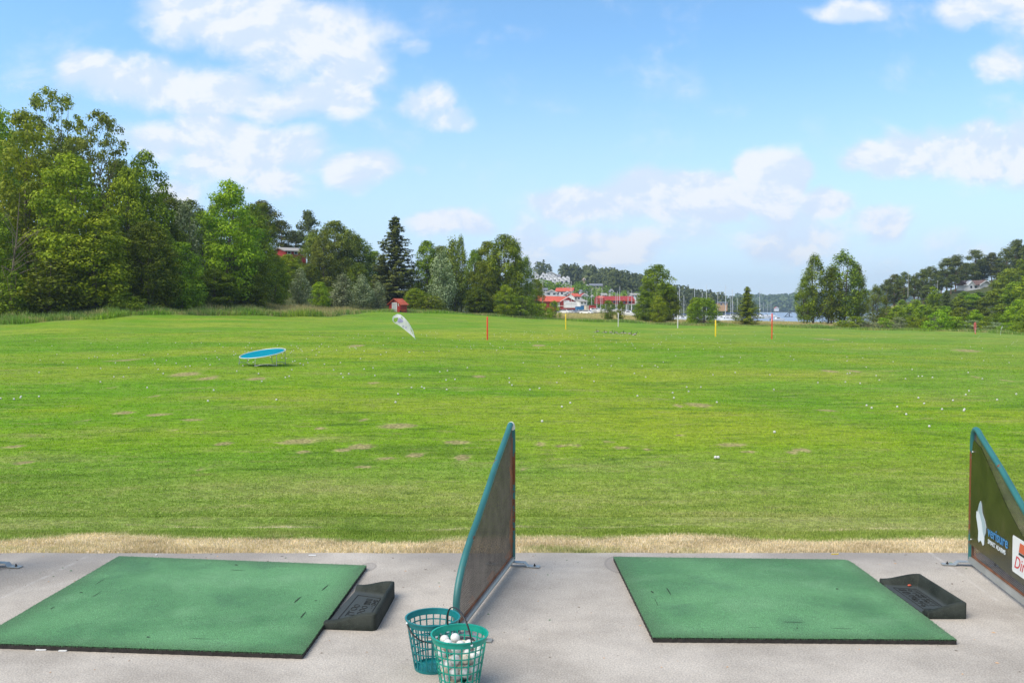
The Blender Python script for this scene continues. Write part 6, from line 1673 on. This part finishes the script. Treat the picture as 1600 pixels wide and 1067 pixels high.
# ------------------------------------------------------------------ sky
SUN_EL, SUN_AZ = 52.0, 235.0        # azimuth clockwise from +Y (the way the camera looks)
w = bpy.data.worlds.new('World'); sc.world = w; w.use_nodes = True
t = NT(w.node_tree)
for n in list(t.n): t.n.remove(n)
out = t.node('ShaderNodeOutputWorld'); bg = t.node('ShaderNodeBackground'); t.link(bg.outputs[0], out.inputs[0])
sky = t.node('ShaderNodeTexSky'); sky.sky_type = 'NISHITA'; sky.sun_disc = False
sky.sun_elevation = math.radians(SUN_EL); sky.sun_rotation = math.radians(SUN_AZ)
sky.altitude = 0; sky.air_density = 1.0; sky.dust_density = .6; sky.ozone_density = 2.0
dirv = t.node('ShaderNodeTexCoord').outputs['Generated']
sx = t.node('ShaderNodeSeparateXYZ'); t.link(dirv, sx.inputs[0])
# gnomonic chart about +Y, good for everything in front; other directions get the same noise from the raw direction
yy = t.math('MAXIMUM', sx.outputs[1], .08)
U = t.math('DIVIDE', sx.outputs[0], yy); V = t.math('DIVIDE', sx.outputs[2], yy)
cv = t.node('ShaderNodeCombineXYZ'); t.link(U, cv.inputs[0]); t.link(V, cv.inputs[1]); uv = cv.outputs[0]
CL = [(300,25,95,45,1),(395,20,110,60,1),(510,45,110,55,1),(570,95,60,35,.8),(450,85,90,35,.7),
 (140,105,55,32,.75),(235,125,100,45,.95),(340,138,115,42,1),(440,158,95,32,.9),(535,138,52,45,1),
 (663,160,38,30,.75),(700,188,42,20,.65),(662,68,26,14,.5),
 (240,212,75,32,.85),(320,198,70,36,.95),(400,238,115,48,1),(475,240,50,45,.9),(552,272,52,30,1),(430,292,60,25,.8),(285,290,45,28,.8),
 (705,355,66,20,.95),(640,276,26,12,.45),(150,30,40,20,.25),
 (830,392,55,45,.7),(905,325,74,32,1.05),(1000,312,90,42,1.2),(1092,302,80,38,1.25),(1134,312,50,34,1.2),(1214,292,46,50,1.4),(1292,324,50,26,1.1),
 (1235,375,105,34,.85),(960,385,115,32,.9),(1385,352,55,26,.75),(1060,350,90,40,.7),(1250,345,60,40,.7),
 (1378,258,62,28,.95),(1448,240,76,38,1.05),(1524,232,90,52,1.1),(1600,240,70,60,1.05),(1530,186,40,22,.85),
 (1322,14,70,22,.85),(1535,12,78,30,.95),(1562,100,62,20,.85),(1620,20,60,40,.9),(1500,390,90,30,.45),(1420,415,120,22,.35)]
def chart(px, py):
    d = ray(px, py); return d.x/d.y, d.z/d.y
wp = t.node('ShaderNodeTexNoise'); t.link(uv, wp.inputs['Vector']); wp.inputs['Scale'].default_value = 9; wp.inputs['Detail'].default_value = 4
wv_ = t.vm('MULTIPLY', t.vm('SUBTRACT', wp.outputs['Color'], (.5, .5, .5)), (.10, .07, 0))
p = t.vm('ADD', uv, wv_)
acc = None
for (cx, cy, rx, ry, k) in CL:
    u0, v0 = chart(cx, cy); su, sv = F/rx/1.18, F/ry/1.18
    q = t.vm('MULTIPLY_ADD', p, (su, sv, 0), (-u0*su, -v0*sv, 0))
    L = t.vm('LENGTH', q)
    g = t.ramp(L, 1.45, .25, 0, k)
    acc = g if acc is None else t.math('SMOOTH_MAX', acc, g, .25)
st = t.vm('MULTIPLY', uv, (1, 1.5, 1))
nz = t.noise(st, 8.5, 9, .62, .25)
nz2 = t.noise(t.vm('ADD', st, (-.010, .020, 0)), 8.5, 9, .62, .25)
den = t.math('ADD', acc, t.math('MULTIPLY', t.math('SUBTRACT', nz, .49), 1.45))
alpha = t.ramp(den, .20, .90)
front = t.ramp(sx.outputs[1], .15, .35)
# rest of the sky: unseen cloud from the raw direction, thickened to neutralise fill light
nb = t.noise(t.vm('MULTIPLY', dirv, (1, 1, 2.2)), 2.4, 6, .6)
alpha2 = t.ramp(nb, .36, .50)
al = t.node('ShaderNodeMix'); al.data_type = 'FLOAT'; t.link(front, al.inputs[0]); t.link(alpha2, al.inputs[2]); t.link(alpha, al.inputs[3])
al = t.math('MULTIPLY', al.outputs[0], t.ramp(sx.outputs[2], .0, .03))
edge = t.math('SUBTRACT', nz, nz2)
lit = t.math('ADD', t.ramp(edge, -.08, .10), t.math('MULTIPLY', t.math('SUBTRACT', den, .8), .35))
ccol = t.mix(t.ramp(lit, .05, 1.0), CLOUD_LO, CLOUD_HI)
base = t.mix(1.0, sky.outputs[0], SKY_TINT, 'MULTIPLY')
hz = t.ramp(sx.outputs[2], .30, 0.0)
base = t.mix(t.math('MULTIPLY', hz, .75), base, SKY_LOW)
base = t.mix(t.math('MULTIPLY', t.ramp(U, .1, -.5), .22), base, SKY_DEEP)
fin = t.mix(t.math('MULTIPLY', al, .90), base, ccol)
t.link(fin, bg.inputs[0]); bg.inputs[1].default_value = .10
w.cycles.sampling_method = 'MANUAL'; w.cycles.sample_map_resolution = 512
# ------------------------------------------------------------------ sun
sl = bpy.data.lights.new('sun', 'SUN'); sl.energy = SUN_W; sl.angle = math.radians(50); sl.color = (1.0, .91, .78)
so = bpy.data.objects.new('sun', sl); COL.objects.link(so)
az, el = math.radians(SUN_AZ), math.radians(SUN_EL)
sd = Vector((math.sin(az)*math.cos(el), math.cos(az)*math.cos(el), math.sin(el)))
so.rotation_euler = sd.to_track_quat('Z', 'Y').to_euler(); so.location = sd*60
# ------------------------------------------------------------------ air
if HAZE:
    mb = MB(); mb.box(-1500, 2300, -80, 3700, -9, 135)
    hm = bpy.data.materials.new('pale_air'); hm.use_nodes = True
    ht = hm.node_tree; ht.nodes.remove(ht.nodes['Principled BSDF'])
    pv = ht.nodes.new('ShaderNodeVolumePrincipled'); pv.inputs['Color'].default_value = (.60, .80, 1, 1); pv.inputs['Density'].default_value = HAZE
    pv.inputs['Anisotropy'].default_value = .2
    ht.links.new(pv.outputs[0], ht.nodes['Material Output'].inputs['Volume'])
    tag(mb.build('haze', hm), 'thin pale summer air between the camera and the far shore', 'haze', kind='stuff')
sc.view_settings.view_transform = 'Standard'; sc.view_settings.look = 'None'; sc.view_settings.gamma = 1
sc.view_settings.use_curve_mapping = False; sc.view_settings.exposure = EXPO
sc.cycles.max_bounces = 6; sc.cycles.diffuse_bounces = 3; sc.cycles.transparent_max_bounces = 4; sc.cycles.volume_bounces = 0
sc.cycles.glossy_bounces = 3; sc.cycles.transmission_bounces = 3
sc.cycles.use_denoising = True
sc.cycles.sample_clamp_indirect = 6
